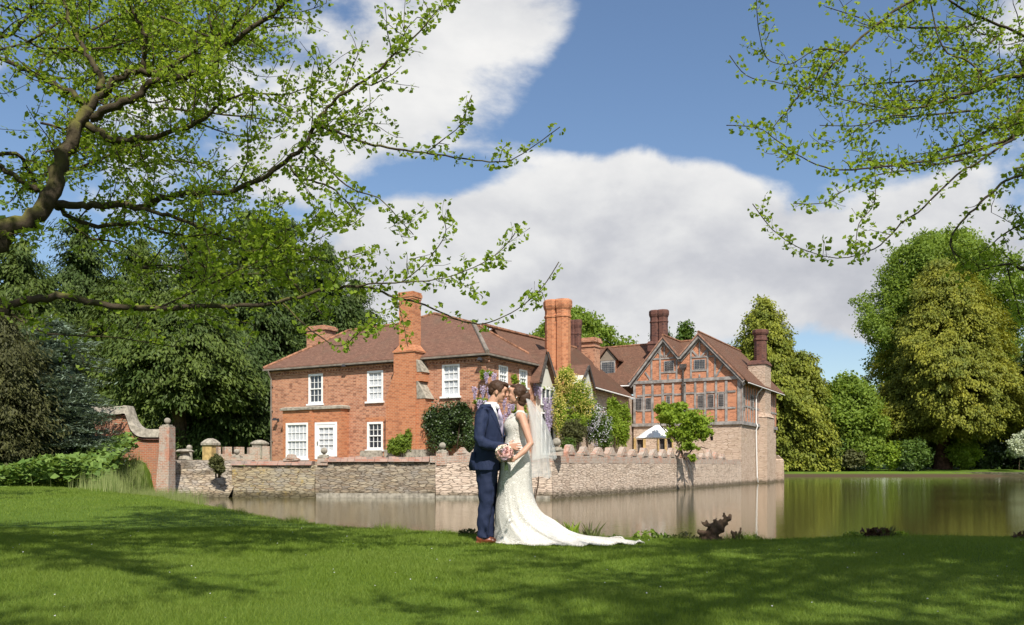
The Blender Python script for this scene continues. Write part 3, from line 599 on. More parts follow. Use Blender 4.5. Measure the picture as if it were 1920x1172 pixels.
p = at(1105, 635, 72); o = m.build('chimney', MT['brick']); o.location = (p.x, 72, p.z-3.68); o.rotation_euler = (0, 0, BH.a); wpar(o, rr); o['label'] = 'squat orange brick chimney with stepped cap'
# ------------------------------------------------------------------ timber framed house with two gables
TH = Fr(20.6, 76.7, BH.a)
th = empty('timber_house', (20.6, 76.7, WZ), TH.a, 'half timbered house with twin brick filled gables on a stone base standing in the moat', 'house')
def tp(mb, name, mat, par=th, sm=False):
    o = mb.build(name, mat, par, sm)
    if par is th: o.location = (0, 0, -WZ)
    return o
tx = lambda px, y=0.0: TH.fx(px, y); tz = lambda py, x=-5.0, y=0.0: TH.z(py, x, y)
TXL = tx(1188); TYS = TH.sy(1455, 0)
zb_ = TH.z(795, 0, 0)                                 # top of the stone storey
zt = TH.z(708, 0, 0)                                  # tie beam
EZ2 = 8.55
pk = [(0.35, 8.45), (tx(1312), 12.85), (tx(1276), 10.9), (tx(1246), 12.8), (TXL-.3, 8.7)]
# stone storey
T = fT(0); S_ = sT(0)
gw = [(tx(1236), tx(1246.5), TH.z(846, -8, 0), TH.z(822, -8, 0)), (tx(1250.5), tx(1260), TH.z(846, -7, 0), TH.z(822, -7, 0)), (tx(1331), tx(1337), TH.z(826, -3, 0), TH.z(818, -3, 0))]
gd = (tx(1193.5), tx(1206), TH.z(850, -10, 0), TH.z(824, -10, 0))
m = MB(); m.facade((TXL, 0, 0), (1, 0, 0), (0, -1, 0), -TXL, -2.2, zb_, [sh(r, TXL) for r in gw+[gd]], rev=.35)
sl = [(TH.sy(a), TH.sy(a)+.22, c, d) for a, c, d in ((1397.5, TH.z(828, 0, 3), TH.z(806, 0, 3)), (1413, TH.z(828, 0, 6), TH.z(808, 0, 6)), (1413.5, TH.z(887, 0, 6), TH.z(856, 0, 6)), (1444, TH.z(884, 0, 12), TH.z(857, 0, 12)))]
m.facade((0, 0, 0), (0, 1, 0), (1, 0, 0), TYS, -2.2, zb_, sl, rev=.3)
m.add([(TXL,0,-2),(TXL,TYS,-2),(TXL,TYS,zb_),(TXL,0,zb_)], [(0,3,2,1)]); m.add([(TXL,TYS,-2),(0,TYS,-2),(0,TYS,zb_),(TXL,TYS,zb_)], [(3,2,1,0)])
so = tp(m, 'wall', MT['ashlar']); so['label'] = 'pale coursed stone lower storey'
for r in gw: m = MB(); bx(m, T, r[0], r[1], -.3, -.28, r[2], r[3]); m.build('pane', MT['iron'], so)
m = MB(); bx(m, T, gd[0], gd[1], -.34, -.32, gd[2], gd[3]); m.build('door', MT['timberd'], so)
for r in sl: m = MB(); bx(m, S_, r[0], r[1], -.29, -.27, r[2], r[3]); m.build('slit', MT['iron'], so)
for r in gw[:2]:
    m = MB(); bx(m, T, r[0]-.14, r[0]-.01, .0, .06, r[2], r[3]); bx(m, T, r[1]+.01, r[1]+.14, 0, .055, r[2], r[3]); bx(m, T, r[0]-.14, r[1]+.14, 0, .08, r[3]-.005, r[3]+.2); m.build('window_surround', MT['ystone'], so)
m = MB()
bx(m, T, gd[0]-.25, gd[0]-.02, 0, .07, gd[2], gd[3]+.2); bx(m, T, gd[1]+.02, gd[1]+.25, 0, .07, gd[2], gd[3]+.2)
m.build('door_surround', MT['ystone'], so)
# brick panel skin: front polygon with gables, and the side
m = MB(); fp = [(TXL, zb_), (0, zb_), (0, 8.6), (pk[1][0], 12.7), (pk[2][0], 10.75), (pk[3][0], 12.65), (TXL, 8.85)]
m.prism([(x, -.02, z) for x, z in fp], (0, .3, 0)); m.prism([(.02, .28, zb_), (.02, TYS, zb_), (.02, TYS, EZ2), (.02, .28, EZ2)], (-.3, 0, 0))
m.prism([(TXL, .28, zb_), (TXL, TYS, zb_), (TXL, TYS, EZ2), (TXL, .28, EZ2)], (.3, 0, 0))
tp(m, 'wall', MT['brickpanel'])
# frame
m = MB(); n_ = (0, -1, 0); fpnt = lambda x, z, o=-.02: (x, o, z)
def hb(x0, x1, z, w_=.22, t=.09, o=-.02): m.bar(fpnt(x0, z, o), fpnt(x1, z, o), w_*.85, t, n_)
def vb(x, z0, z1, w_=.22, t=.07, o=-.02): m.bar(fpnt(x, z0, o), fpnt(x, z1, o), w_*.82, t, n_)
hb(TXL-.1, .12, zb_+.12, .34, .16); hb(TXL-.05, .05, zt, .34, .15)
vb(-.17, zb_+.3, zt-.18, .36, .10); vb(TXL+.12, zb_+.3, zt-.18, .26, .10)
zr1 = TH.z(739, -6, 0); zr2 = TH.z(768, -6, 0)
xs = [1207.5, 1224, 1243, 1262.5, 1284, 1304, 1322.5, 1343, 1362]
for i, px in enumerate(xs): vb(tx(px), zb_+.3, zt-.18, .24 if i % 2 else .28, .072)
segs = [TXL+.26]+[tx(p) for p in xs]+[-.36]
for i, (a, b) in enumerate(zip(segs, segs[1:])):
    hb(a+.13, b-.13, zr1+(.03 if i % 2 else -.03), .20, .066); hb(a+.13, b-.13, zr2 if i != 4 else zr2+.1, .18, .064)
def gz_(x):                                            # height of the gable edge above x
    for (xa, za), (xb, zb2) in zip(pk, pk[1:]):
        if min(xa, xb) <= x <= max(xa, xb): return za+(zb2-za)*(x-xa)/(xb-xa)
    return 8.5
for px in (1222, 1238, 1269, 1296, 1327, 1341): x = tx(px); vb(x, zt+.18, gz_(x)-.22, .2, .068)
for (x0, x1), py in (((tx(1224), tx(1268)), 676), ((tx(1296), tx(1340)), 673)):
    z = TH.z(py, x0, 0)+.12; hb(x0, x1, z, .17, .062)
for (x0, x1), py in (((tx(1238), tx(1269)), 698), ((tx(1296), tx(1327)), 694.5)): hb(x0+.1, x1-.1, TH.z(py, x0, 0)-.05, .17, .062)
for pxc in (1253, 1312): x = tx(pxc); vb(x, zt+.18, TH.z(700, x, 0)-.1, .17, .066)
for x, s_ in ((pk[3][0], 1), (pk[1][0], 1)):
    ztop = gz_(x); zc = TH.z(674, x, 0)+.2; vb(x, zc, ztop-.5, .16, .066)
    m.bar(fpnt(x-.15, zc+.05), fpnt(x-1.0, zc+1.0), .16, .06, n_); m.bar(fpnt(x+.15, zc+.05), fpnt(x+.95, zc+.9), .16, .06, n_)
m.bar(fpnt(tx(1222)-.1, zt+.2), fpnt(tx(1210), zt+.95), .16, .06, n_); m.bar(fpnt(tx(1341)+.1, zt+.2), fpnt(tx(1356), zt+1.3), .16, .06, n_)
# side frame
nx_ = (1, 0, 0); sp_ = lambda y, z: (.02, y, z)
m.bar(sp_(.05, zb_+.12), sp_(TYS, zb_+.12), .32, .16, nx_); m.bar(sp_(.05, EZ2-.12), sp_(TYS, EZ2-.12), .24, .1, nx_)
m.bar(sp_(.15, zb_+.29), sp_(.15, EZ2-.25), .34, .12, nx_)
for i in range(13): y = 1.1+i*1.02; m.bar(sp_(y, zb_+.29), sp_(y, EZ2-.25), .2, .06, nx_)
m.bar(sp_(.35, zr2+.2), sp_(TYS, zr2+.2), .16, .056, nx_)
tp(m, 'timber_frame', MT['timber'])
m = MB()                                              # barge boards and shadowed inner rafters of the gables
for (xa, za), (xb, zb2) in zip(pk, pk[1:]):
    d = -.12; m.bar((xa, -.4, za+d), (xb, -.4, zb2+d), .26, .07, (0, -1, 0))
    m.bar((xa, -.08, za-.34), (xb, -.08, zb2-.34), .26, .08, (0, -1, 0))
tp(m, 'bargeboard', MT['timber'])
def lead(T, u0, u1, z0, z1, mull=0, cols=4, rows=6, par=th):
    o = window(par, T, u0, u1, z0, z1, cols, rows, fr=.07, rec=.0, mat='timber', sash=False, sill=False, mull=mull, bar=.013)
    o.location = (0, 0, -WZ) if par is th else (0, 0, 0); return o
TW = lambda u, o, z: (u, -.02-.06-o, z)
for (a, b, c, d, mu, co_, ro_) in ((1191.5, 1204.5, 746, 770, 0, 4, 7), (1211, 1222, 746, 768.5, 0, 3, 7), (1249.5, 1257.5, 742, 765, 0, 3, 6), (1308.5, 1319.5, 740.5, 765, 0, 4, 7), (1327, 1339, 739.5, 764.5, 0, 4, 7), (1347, 1358.5, 738, 763.5, 0, 4, 7),
                                   (1245.5, 1264.5, 676.5, 697, 1, 6, 5), (1301.5, 1323, 674, 693, 1, 6, 5)):
    xm = (tx(a)+tx(b))/2; lead(TW, tx(a), tx(b), TH.z(d, xm, 0), TH.z(c, xm, 0), mu, co_, ro_)
SW = lambda u, o, z: (.02+.05+o, u, z)
for a, b in ((1391, 1396), (1407.5, 1412.5)):
    y0, y1 = TH.sy(a), TH.sy(b); lead(SW, y0, y1, TH.z(768, 0, y0), TH.z(740, 0, y0), 0, 3, 6)
# roof: right range along y, front range along x behind both gables
RX = tx(1312); rz_ = 12.95; m = MB()
ex, ez = .75, 8.25; yF = -.45; yB = TYS+.5
slab(m, [(ex, yF, ez), (ex, yB, ez), (RX, yB-.2, rz_), (RX, yF, rz_)], .14)
vx, vz = tx(1276), 10.95
slab(m, [(RX, yF, rz_), (RX, 5, rz_), (vx, 4.0, vz+.1), (vx, yF, vz)], .14)
RX2 = pk[3][0]
slab(m, [(vx, yF, vz), (vx, 4, vz+.1), (RX2, 5, rz_-.05), (RX2, yF, 12.9)], .14)
slab(m, [(RX2, yF, 12.9), (RX2, 5, rz_-.05), (TXL-.45, 1.1, 8.75), (TXL-.45, yF, 8.55)], .14)
xl2 = tx(1122, 4.6)
slab(m, [(RX, 4.6, rz_), (xl2, 4.6, rz_-.1), (xl2+.3, .55, 8.6), (TXL-.3, .3, 8.6), (RX, 1.2, 9.5)], .14)
slab(m, [(RX, 4.6, rz_), (RX, 9.2, 8.5), (xl2, 9.2, 8.5), (xl2, 4.6, rz_-.1)], .14)
slab(m, [(RX, 4.6, rz_), (RX, yB-.2, rz_), (RX-4.3, yB, 8.4), (RX-4.3, 4.6, 8.4)], .14)
tp(m, 'roof', MT['tile2'])
m = MB(); ridge(m, (RX, yF, rz_+.04), (RX, yB-.2, rz_+.04)); ridge(m, (RX2, yF, 12.95), (RX2, 4.6, rz_)); ridge(m, (RX-.2, 4.6, rz_+.03), (xl2, 4.6, rz_-.07)); tp(m, 'ridge_tile', MT['ridge'])
MT['verge'] = m_plain('pinkish_tile_edge', (.30,.16,.11), .9, .3, 4)
m = MB()
for (xa, za), (xb, zb2) in zip(pk, pk[1:]): m.bar((xa, -.5, za+.09), (xb, -.5, zb2+.09), .13, .06, (0, -1, 0))
tp(m, 'verge', MT['verge'])
m = MB(); m.tube([(ex+.02, yF, ez-.02), (ex+.02, yB, ez-.02)], .05, 6); tp(m, 'gutter', MT['white']); m = MB(); m.tube([(xl2, .45, 8.55), (TXL-.5, .35, 8.55)], .07, 6); tp(m, 'gutter', MT['white'])
m = MB(); x = tx(1282); m.box(x-.32, x+.32, -.36, -.1, 9.95, 10.25); m.frus(x-.14, x+.14, -.3, -.12, 9.7, x-.3, x+.3, -.36, -.1, 9.95); m.tube([(x, -.22, 9.75), (x, -.2, 4.9)], .09, 8); m.box(x-.16, x+.16, -.3, -.1, 8.3, 8.42); tp(m, 'downpipe', MT['timberd'])
# end gable wall at back of side (hidden) and rear wall in stone
m = MB(); m.prism([(RX-4, TYS-.3, 4), (0, TYS-.3, 4), (0, TYS-.3, 8.4), (RX, TYS-.3, 12.8), (RX-4, TYS-.3, 8.5)], (0, .3, 0)); tp(m, 'wall', MT['brickpanel'])
# leaded dormer
dy = 1.7; dxc = tx(1140, dy); dz = lambda py: TH.z(py, dxc, dy); d0, d1 = tx(1126.5, dy), tx(1154, dy)
m = MB(); m.box(d0, d1, dy, dy+2.4, dz(704), dz(676)); dm_ = tp(m, 'dormer', MT['brickpanel'])
m = MB(); m.prism([(d0-.15, dy-.06, dz(676)), (d1+.15, dy-.06, dz(676)), (dxc, dy-.06, dz(655))], (0, .2, 0)); m.build('gable_wall', MT['taupe'], dm_)
m = MB(); ap = (dxc, dy-.25, dz(652)); el_, er = (d0-.35, dy-.25, dz(678)), (d1+.45, dy-.25, dz(678))
for e_ in (el_, er): m.prism([ap, e_, (e_[0], dy+1.6, e_[2]), (ap[0], dy+4, ap[2])], (0, 0, .12))
m.build('roof', MT['tile2'], dm_)
window(dm_, lambda u, o, z: (u, dy-.03-o, z), d0, d1, dz(703), dz(676.5), 6, 5, fr=.16, rec=0, mat='timber', sash=False, sill=False, mull=1, bar=.022)
# ridge chimney
c = at(1235, 582, 83.5); 
stack(th, 1219, 1252, 582, 12.0, 83.5, MT['brickdark'], 'dark red chimney cluster on the ridge above the left gable', 2, .9)
# side chimney: stone buttress carrying a dark brick flue
y0, y1 = TH.sy(1422), TH.sy(1432); ym = (y0+y1)/2; pz = lambda py: TH.z(py, .9, ym)
m = MB(); P1 = .85
m.box(0, P1, y0-.1, y1+.5, -2.2, pz(783)); m.frus(0, P1+.08, y0-.15, y1+.55, pz(783), 0, P1-.2, y0+.1, y1+.3, pz(775)); m.box(-1.0, P1-.22, y0+.1, y1+.3, pz(775), pz(684))
bt = tp(m, 'buttress', MT['ashlar'])
m = MB(); m.frus(-1.12, P1-.1, y0, y1+.4, pz(684), -.8, P1-.3, y0+.2, y1+.2, pz(676)); cxm, cym = -.1, ym+.15; H = pz(617)-pz(676)
m.lathe((cxm, cym, pz(676)), [(.62, 0), (.62, H-1.1), (.7, H-1.05), (.7, H-.9), (.64, H-.85), (.64, H-.6), (.74, H-.45), (.8, H-.3), (.8, H-.06), (.72, H)], 8, phase=.5); m.build('chimney', MT['brickdark'], bt)
m = MB(); yq = TH.sy(1457); m.frus(-.1, .75, yq-.3, TYS+.6, -2.2, -.1, .7, yq-.2, TYS+.5, pz(862)); m.frus(-.1, .7, yq-.2, TYS+.5, pz(862), -.1, .1, yq+.3, TYS+.3, pz(852)); tp(m, 'corner_buttress', MT['ashlar'])
m = MB(); yp = TH.sy(1420, .2); m.tube([(ex, yp-.3, ez-.05), (.35, yp-.3, ez-.5), (.16, yp-.3, ez-.9), (.16, yp-.3, 4.9), (.3, yp-.3, 4.6), (.16, yp-.3, 4.2), (.14, yp+.2, -.3), (.14, yp+.5, -.75)], .055, 8); tp(m, 'downpipe', MT['white'])

# ------------------------------------------------------------------ parasol, staddle stone, gate piers, low battlements, serpentine wall
c = at(1232, 797, 67); t = empty('parasol', (c.x, c.y, 1.1), R(-20), 'open white garden parasol by the doorway of the timber house', 'parasol')
m = MB(); H = c.z-1.1; n8 = 8; pr = [(1.75, H-1.0), (1.0, H-.5), (.12, H)]; base = len(m.v)
for r, z in pr:
    for j in range(n8): a = 2*math.pi*j/n8; m.v.append((r*math.cos(a), r*math.sin(a), z - (.03 if r > 1.5 else 0)))
for i in range(2):
    for j in range(n8): a, b = i*n8+j, i*n8+(j+1) % n8; m.f.append((a, b, b+n8, a+n8)); m.m.append(0)
m.f.append(tuple(2*n8+j for j in range(n8))); m.m.append(0); o = m.build('canopy', MT['white'], t); sm_ = o.modifiers.new('thick', 'SOLIDIFY'); sm_.thickness = .02
m = MB(); m.tube([(0,0,0), (0,0,H+.1)], .03, 8); m.build('pole', MT['timber'], t)
m = MB()
for j in range(n8): a = 2*math.pi*j/n8; m.tube([(0,0,H-.12), (1.7*math.cos(a), 1.7*math.sin(a), H-1.04)], .012, 5)
m.build('ribs', MT['timber'], t)

def staddle(px, py0, py1, d, lab):
    b = at(px, py1, d); H = (py1-py0)/F*d; t = empty('staddle_stone', (b.x, b.y, b.z), 0, lab, 'staddle stone')
    m = MB(); m.lathe((0,0,0), [(.34,0), (.30,H*.3), (.22,H*.68)], 12); rough(m, .03, 3); m.build('stem', MT['stone'], t)
    m = MB(); m.lathe((0,0,0), [(.2,H*.66), (.47,H*.70), (.5,H*.78), (.36,H*.95), (.1,H)], 16); rough(m, .03, 4); m.build('cap', MT['stone'], t)
staddle(346.5, 842, 861, 47, 'mushroom shaped staddle stone at the foot of the leaning tree trunk')
p = at(355, 861, 49); m = MB(); m.lathe((0,0,0), [(.2,0),(.16,.5),(.1,.6),(.13,.66)], 10); t = empty('stone_finial', (p.x, p.y, 1.05), 0, 'slim dark stone post with a ball top behind the staddle stone', 'finial'); m.build('post', MT['stone'], t); m = MB(); m.ball((0,0,.82), .17, 12); m.build('ball', MT['stone'], t)
def gpier(px, w_, py0, py1, d, lab, mat):
    b = at(px, py1, d); W = w_/F*d/2; H = (py1-py0)/F*d; t = empty('gate_pier', (b.x, b.y, b.z-.3), R(-20), lab, 'gate pier')
    m = MB(); m.box(-W*.82, W*.82, -W*.82, W*.82, 0, H*.68+.3); rough(m, .02, px); m.build('shaft', mat, t)
    m = MB(); m.box(-W, W, -W, W, H*.68+.3, H*.78+.3); m.frus(-W, W, -W, W, H*.78+.3, -W*.6, W*.6, -W*.6, W*.6, H*.93+.3); m.frus(-W*.6, W*.6, -W*.6, W*.6, H*.93+.3, -.1, .1, -.1, .1, H+.3); m.build('cap', MT['stone'], t)
gpier(395, 25, 822, 862, 52, 'ochre stone gate pier with pyramid cap, above the round bush', MT['ystone'])
gpier(487, 24, 825, 850, 53, 'low stone pier cap against the left end of the brick house', MT['stone'])
# low battlements behind the corner
p0, p1 = at(408, 850, 51), at(506, 848, 53); bt_ = empty('garden_wall', (p0.x, p0.y, 1.0), math.atan2(p1.y-p0.y, p1.x-p0.x), 'low pinkish stone battlemented wall beside the brick house', 'wall')
L_ = (p1-p0).length; m = MB(); wallgrid(m, 0, L_, 0, .4, -1, .55); rough(m, .02, 3); m.build('stonework', MT['brickold'], bt_)
for x0, x1 in ((.05,.2),(.42,.86),(1.12,1.62),(1.95,2.7),(2.7,L_-.02)):
    m = MB(); m.box(x0, x1, 0, .4, .55, .98+.08*(x0 > 2)); rough(m, .02, x0); m.build('merlon', MT['brickold'], bt_)
p = at(444, 853, 47); m = MB(); b = ballfin(None, (0,0,0), .85); b.location = (p.x, p.y, p.z-.15); tag(b, 'grey stone ball on a flat base left of the moat wall end', 'finial')
# serpentine wall
sw = empty('serpentine_wall', (at(260, 873, 44).x, 44, 0), R(-8), 'old red brick garden wall whose coping sweeps down in a curve to a ball topped pier', 'wall')
sx = lambda px: (px-260)/F*44/math.cos(R(8)); sz = lambda py: CAMZ+(HY-py)/F*44
prof = [(-60, 762), (195, 762), (232, 760), (238, 764), (242, 775), (247, 788), (255, 798), (264, 803), (280, 805), (303, 805)]
def smoothp(pts, n=5):
    out = []
    for i in range(len(pts)-1):
        p = [Vector(pts[max(0, i-1)]), Vector(pts[i]), Vector(pts[i+1]), Vector(pts[min(len(pts)-1, i+2)])]
        for k in range(n):
            t = k/n; out.append(.5*((2*p[1]) + (-p[0]+p[2])*t + (2*p[0]-5*p[1]+4*p[2]-p[3])*t*t + (-p[0]+3*p[1]-3*p[2]+p[3])*t**3))
    out.append(Vector(pts[-1])); return out
pr = [(sx(p[0]), sz(p[1])) for p in smoothp([(a, b) for a, b in prof], 6)]
m = MB(); m.prism([(pr[0][0], 0, -1.5)] + [(pr[-1][0], 0, -1.5)] + [(x, 0, z-.3) for x, z in reversed(pr)], (0, .45, 0)); m.build('brickwork', MT['brickold'] if 0 else m_brick('old_red_brick', (.42,.16,.085), (.36,.13,.07), (.38,.28,.2), (.28,.17,.12), wea=.6, pale=(.44,.36,.28)), sw)
m = MB(); 
for (x0, z0), (x1, z1) in zip(pr, pr[1:]): m.prism([(x0, -.2, z0-.42), (x1, -.2, z1-.42), (x1, -.05, z1), (x0, -.05, z0)], (0, .65, 0))
m.build('coping', MT['stone'], sw)
m = MB()
for i in range(len(pr)-1):
    (x0, z0), (x1, z1) = pr[i], pr[i+1]
    for k in range(3):
        x = x0+(x1-x0)*k/3; z = z0+(z1-z0)*k/3; 
        if x > sx(230): m.box(x, x+.05, -.13, .0, z-.55, z-.44)
m.build('dentils', MT['brickdark'], sw)
x = sx(313); m = MB(); m.box(x-.27, x+.27, -.12, .5, -1.5, sz(801)); rough(m, .02, 8); m.build('pier', MT['brickold'], sw)
b = ballfin(sw, (x, .2, sz(801)), .85)
m = MB(); m.frus(x-.5, x+.32, -.3, .3, -1.5, x-.3, x+.28, -.12, .3, sz(850)); rough(m, .05, 8); m.build('footing', MT['brickold'], sw)
# ruined rubble bank between serpentine wall and moat wall
m = MB(); q0, q1 = at(300, 862, 45.6), at(450, 870, 46.9)
n = 26; rows = [(0, -.9, -2.0), (.25, 0, -1.0), (.6, .25, -.6), (1.2, .8, -.25), (1.7, 1.1, .35), (1.72, 1.95, .40), (2.5, 2.0, .45)]
zt0, zt1 = 1.14, 1.0
gridv = []
for i in range(n+1):
    t = i/n; p = q0.lerp(q1, t)
    for k, (b_, a_, zz) in enumerate([(-2.2, 0, -2.0), (-1.6, 0, -.9), (-.9, 0, -.35), (-.35, 0, .05), (0, 0, .35), (.05, 0, .65), (.1, 0, zt0+(zt1-zt0)*t), (1.5, 0, zt0+.02)]):
        nn = pnoise(Vector((p.x*1.3, k*1.7, 2)))*.18; gridv.append((p.x+nn, p.y+b_+nn*2, zz+nn*.7*(k < 6)))
me_f = [(i*8+k, (i+1)*8+k, (i+1)*8+k+1, i*8+k+1) for i in range(n) for k in range(7)]
m = MB(); m.add(gridv, me_f); o = m.build('rubble_bank', MT['rubble']); tag(o, 'crumbling brown rubble retaining wall between the red garden wall and the moat wall', 'wall')
# far stone edging of the pond
m = MB(); wallgrid(m, 24, 112, 136, 136.6, -2, -.2, 1.2); rough(m, .12, 1); tag(m.build('stone_edging', m_rubble('edge_stone', [(.05,.05,.03),(.13,.11,.08),(.08,.075,.045)], 1.6, 2.0, joint=(.02,.025,.012), wea=(.07,.10,.035))), 'low stone edging along the far bank of the pond', 'wall')
# thin pole leaning on the moat wall beyond the bride
a, b = at(1011, 881, 43.2), at(1003, 936, 42.4); m = MB(); m.tube([a, a.lerp(b, .5)+Vector((.05,0,.02)), b], [.02,.035,.045], 6); tag(m.build('leaning_branch', MT['bark']), 'thin bare branch leaning on the moat wall behind the veil', 'branch')
# ------------------------------------------------------------------ foliage
def unit(a): return a/np.maximum(np.linalg.norm(a, axis=-1, keepdims=True), 1e-9)
def rdir(n): return unit(rng.normal(size=(n, 3)))
def leaves(Pn, L, Wd, axis, nrm=None, fan=False):      # one four sided leaf at each point; axis = its long direction
    n = len(Pn); axis = unit(axis); nr = nrm if nrm is not None else rdir(n); side = unit(np.cross(axis, nr)); L = np.broadcast_to(L, n)[:, None]; Wd = np.broadcast_to(Wd, n)[:, None]
    if fan: q = [Pn, Pn+axis*L*.72+side*Wd*.5, Pn+axis*L, Pn+axis*L*.72-side*Wd*.5]
    else:
        fold = unit(np.cross(side, axis))*Wd*.25; q = [Pn-axis*L*.5, Pn+side*Wd*.5+fold, Pn+axis*L*.5, Pn-side*Wd*.5+fold]
    V = np.stack(q, 1).reshape(-1, 3); return V, np.arange(4*n).reshape(n, 4)
def crown_mesh(name, V, Fc, mat, par, rnd=None):
    return link(name, np_mesh(name, V, Fc, rng.random(len(Fc)) if rnd is None else rnd), mat, par)
def lump(th_, h_, ph, k=3):
    return 1+.13*np.sin(3*th_+ph+4*h_)+.12*np.sin(5*th_-2*ph+9*h_)+.10*np.sin(17*h_+2*th_+ph*3)+.07*np.sin(9*th_+31*h_+ph)
def tree(name, label, px, d, zb, pytop, prof, mat, nclump=500, per=60, ls=.35, lw=.18, cr=.9, style='broad', trunk=.4, tb=0.0, cat='tree', group=None, tmat='bark', cx=0.0, front=.7, ph=None, sq=.8, limbs=8, tz=.9):
    p = at(px, pytop, d); H = p.z-zb; t = empty(name, (p.x, d, zb), 0, label, cat, group); ph = rng.random()*6 if ph is None else ph
    hs = np.array([a for a, _ in prof]); rs = np.array([b for _, b in prof])
    hh = rng.random(nclump*6)*(hs[-1]-hs[0])+hs[0]; r_ = np.interp(hh, hs, rs); keep = rng.random(len(hh)) < (r_/rs.max())**.9+.06; hh = hh[keep][:nclump]; r_ = np.interp(hh, hs, rs); n = len(hh)
    th_ = rng.random(n)*2*np.pi; fr_ = rng.random(n) < front; th_ = np.where(fr_, -np.pi*rng.random(n), th_)
    rad = r_*lump(th_, hh, ph)*np.sqrt(.28+.72*rng.random(n))
    cc = np.stack([rad*np.cos(th_)+cx*hh, rad*np.sin(th_), hh*H], 1)
    outw = unit(np.stack([np.cos(th_), np.sin(th_), np.zeros(n)+.15], 1)); per_ = per
    sc = rng.uniform(.6, 1.35, n); I = np.repeat(np.arange(n), per_)
    g_ = np.clip(rng.normal(size=(n*per_, 3)), -1.7, 1.7); csz = np.where(style == 'broad', cr, cr)*sc[I][:, None]
    if style == 'conifer':                             # drooping sprays: clumps stretched outwards and hanging at the tips
        s_ = rng.random((n*per_, 1)); dr = outw[I]*(s_*cr*2.2*sc[I][:, None]-cr*.6) + np.array([0, 0, -1])*s_**2*cr*1.1
        Pp = cc[I] + dr + g_*csz*np.array([.36, .36, .26]); ax_ = outw[I]*.7 + np.array([0, 0, -.9]) + .45*rng.normal(size=(n*per_, 3)); nr = outw[I]+.6*rng.normal(size=(n*per_, 3))+np.array([0, 0, .5])
    elif style == 'layer':                             # flat horizontal plates
        s_ = rng.random((n*per_, 1)); Pp = cc[I] + outw[I]*(s_*cr*2.2-cr*.8) + g_*csz*np.array([.55, .55, .10]) - np.array([0, 0, 1])*s_**2*.25; ax_ = outw[I] + .6*rng.normal(size=(n*per_, 3))*np.array([1, 1, .3]); nr = np.array([0, 0, 1])+.35*rng.normal(size=(n*per_, 3))
    else:
        Pp = cc[I] + g_*csz*np.array([.5, .5, .5*sq]); ax_ = rng.normal(size=(n*per_, 3))+np.array([0, 0, -.4]); nr = outw[I]*.8+rng.normal(size=(n*per_, 3))*.7+np.array([0, 0, .7])
    V, Fc = leaves(Pp, ls*rng.uniform(.6, 1.3, n*per_), lw*rng.uniform(.7, 1.3, n*per_), ax_, nr)
    # a sparser inner mass so that the heart of the crown is not see-through
    m_ = nclump*10; hi = rng.random(m_)*(hs[-1]-hs[0])*.96+hs[0]+.01; ri = np.interp(hi, hs, rs)*.62*np.sqrt(rng.random(m_)); ti = rng.random(m_)*2*np.pi
    Vi, Fi = leaves(np.stack([ri*np.cos(ti)+cx*hi, ri*np.sin(ti), hi*H], 1), ls*2.2, lw*3.2, rdir(m_)); 
    rn = np.concatenate([np.clip(np.repeat(rng.random(n), per_)*.6+rng.random(n*per_)*.4, 0, 1), np.zeros(m_)])
    crown_mesh('crown', np.concatenate([V, Vi]), np.concatenate([Fc, Fi+len(V)]), MT[mat], t, rn)
    m = MB(); tp_ = [(0, 0, -.6), (tb*.3, 0, H*.1), (tb*.6, 0, H*.3), (cx*.6, 0, H*.6), (cx*tz, 0, H*tz)]; m.tube(tp_, [trunk*1.45, trunk, trunk*.8, trunk*.45, trunk*.08], 9)
    for i in range(limbs):
        h0 = H*(hs[0]+.08+(.75*i/limbs)*(hs[-1]-hs[0])); a = rng.random()*6.28; r0 = np.interp(h0/H, hs, rs)*.75
        m.tube([(tb*.3, 0, h0), (math.cos(a)*r0*.5, math.sin(a)*r0*.5, h0+r0*.2), (math.cos(a)*r0, math.sin(a)*r0, h0+r0*(.15 if style != 'broad' else .5))], [trunk*.28, trunk*.16, .03], 5)
    m.build('trunk', MT[tmat], t); return t
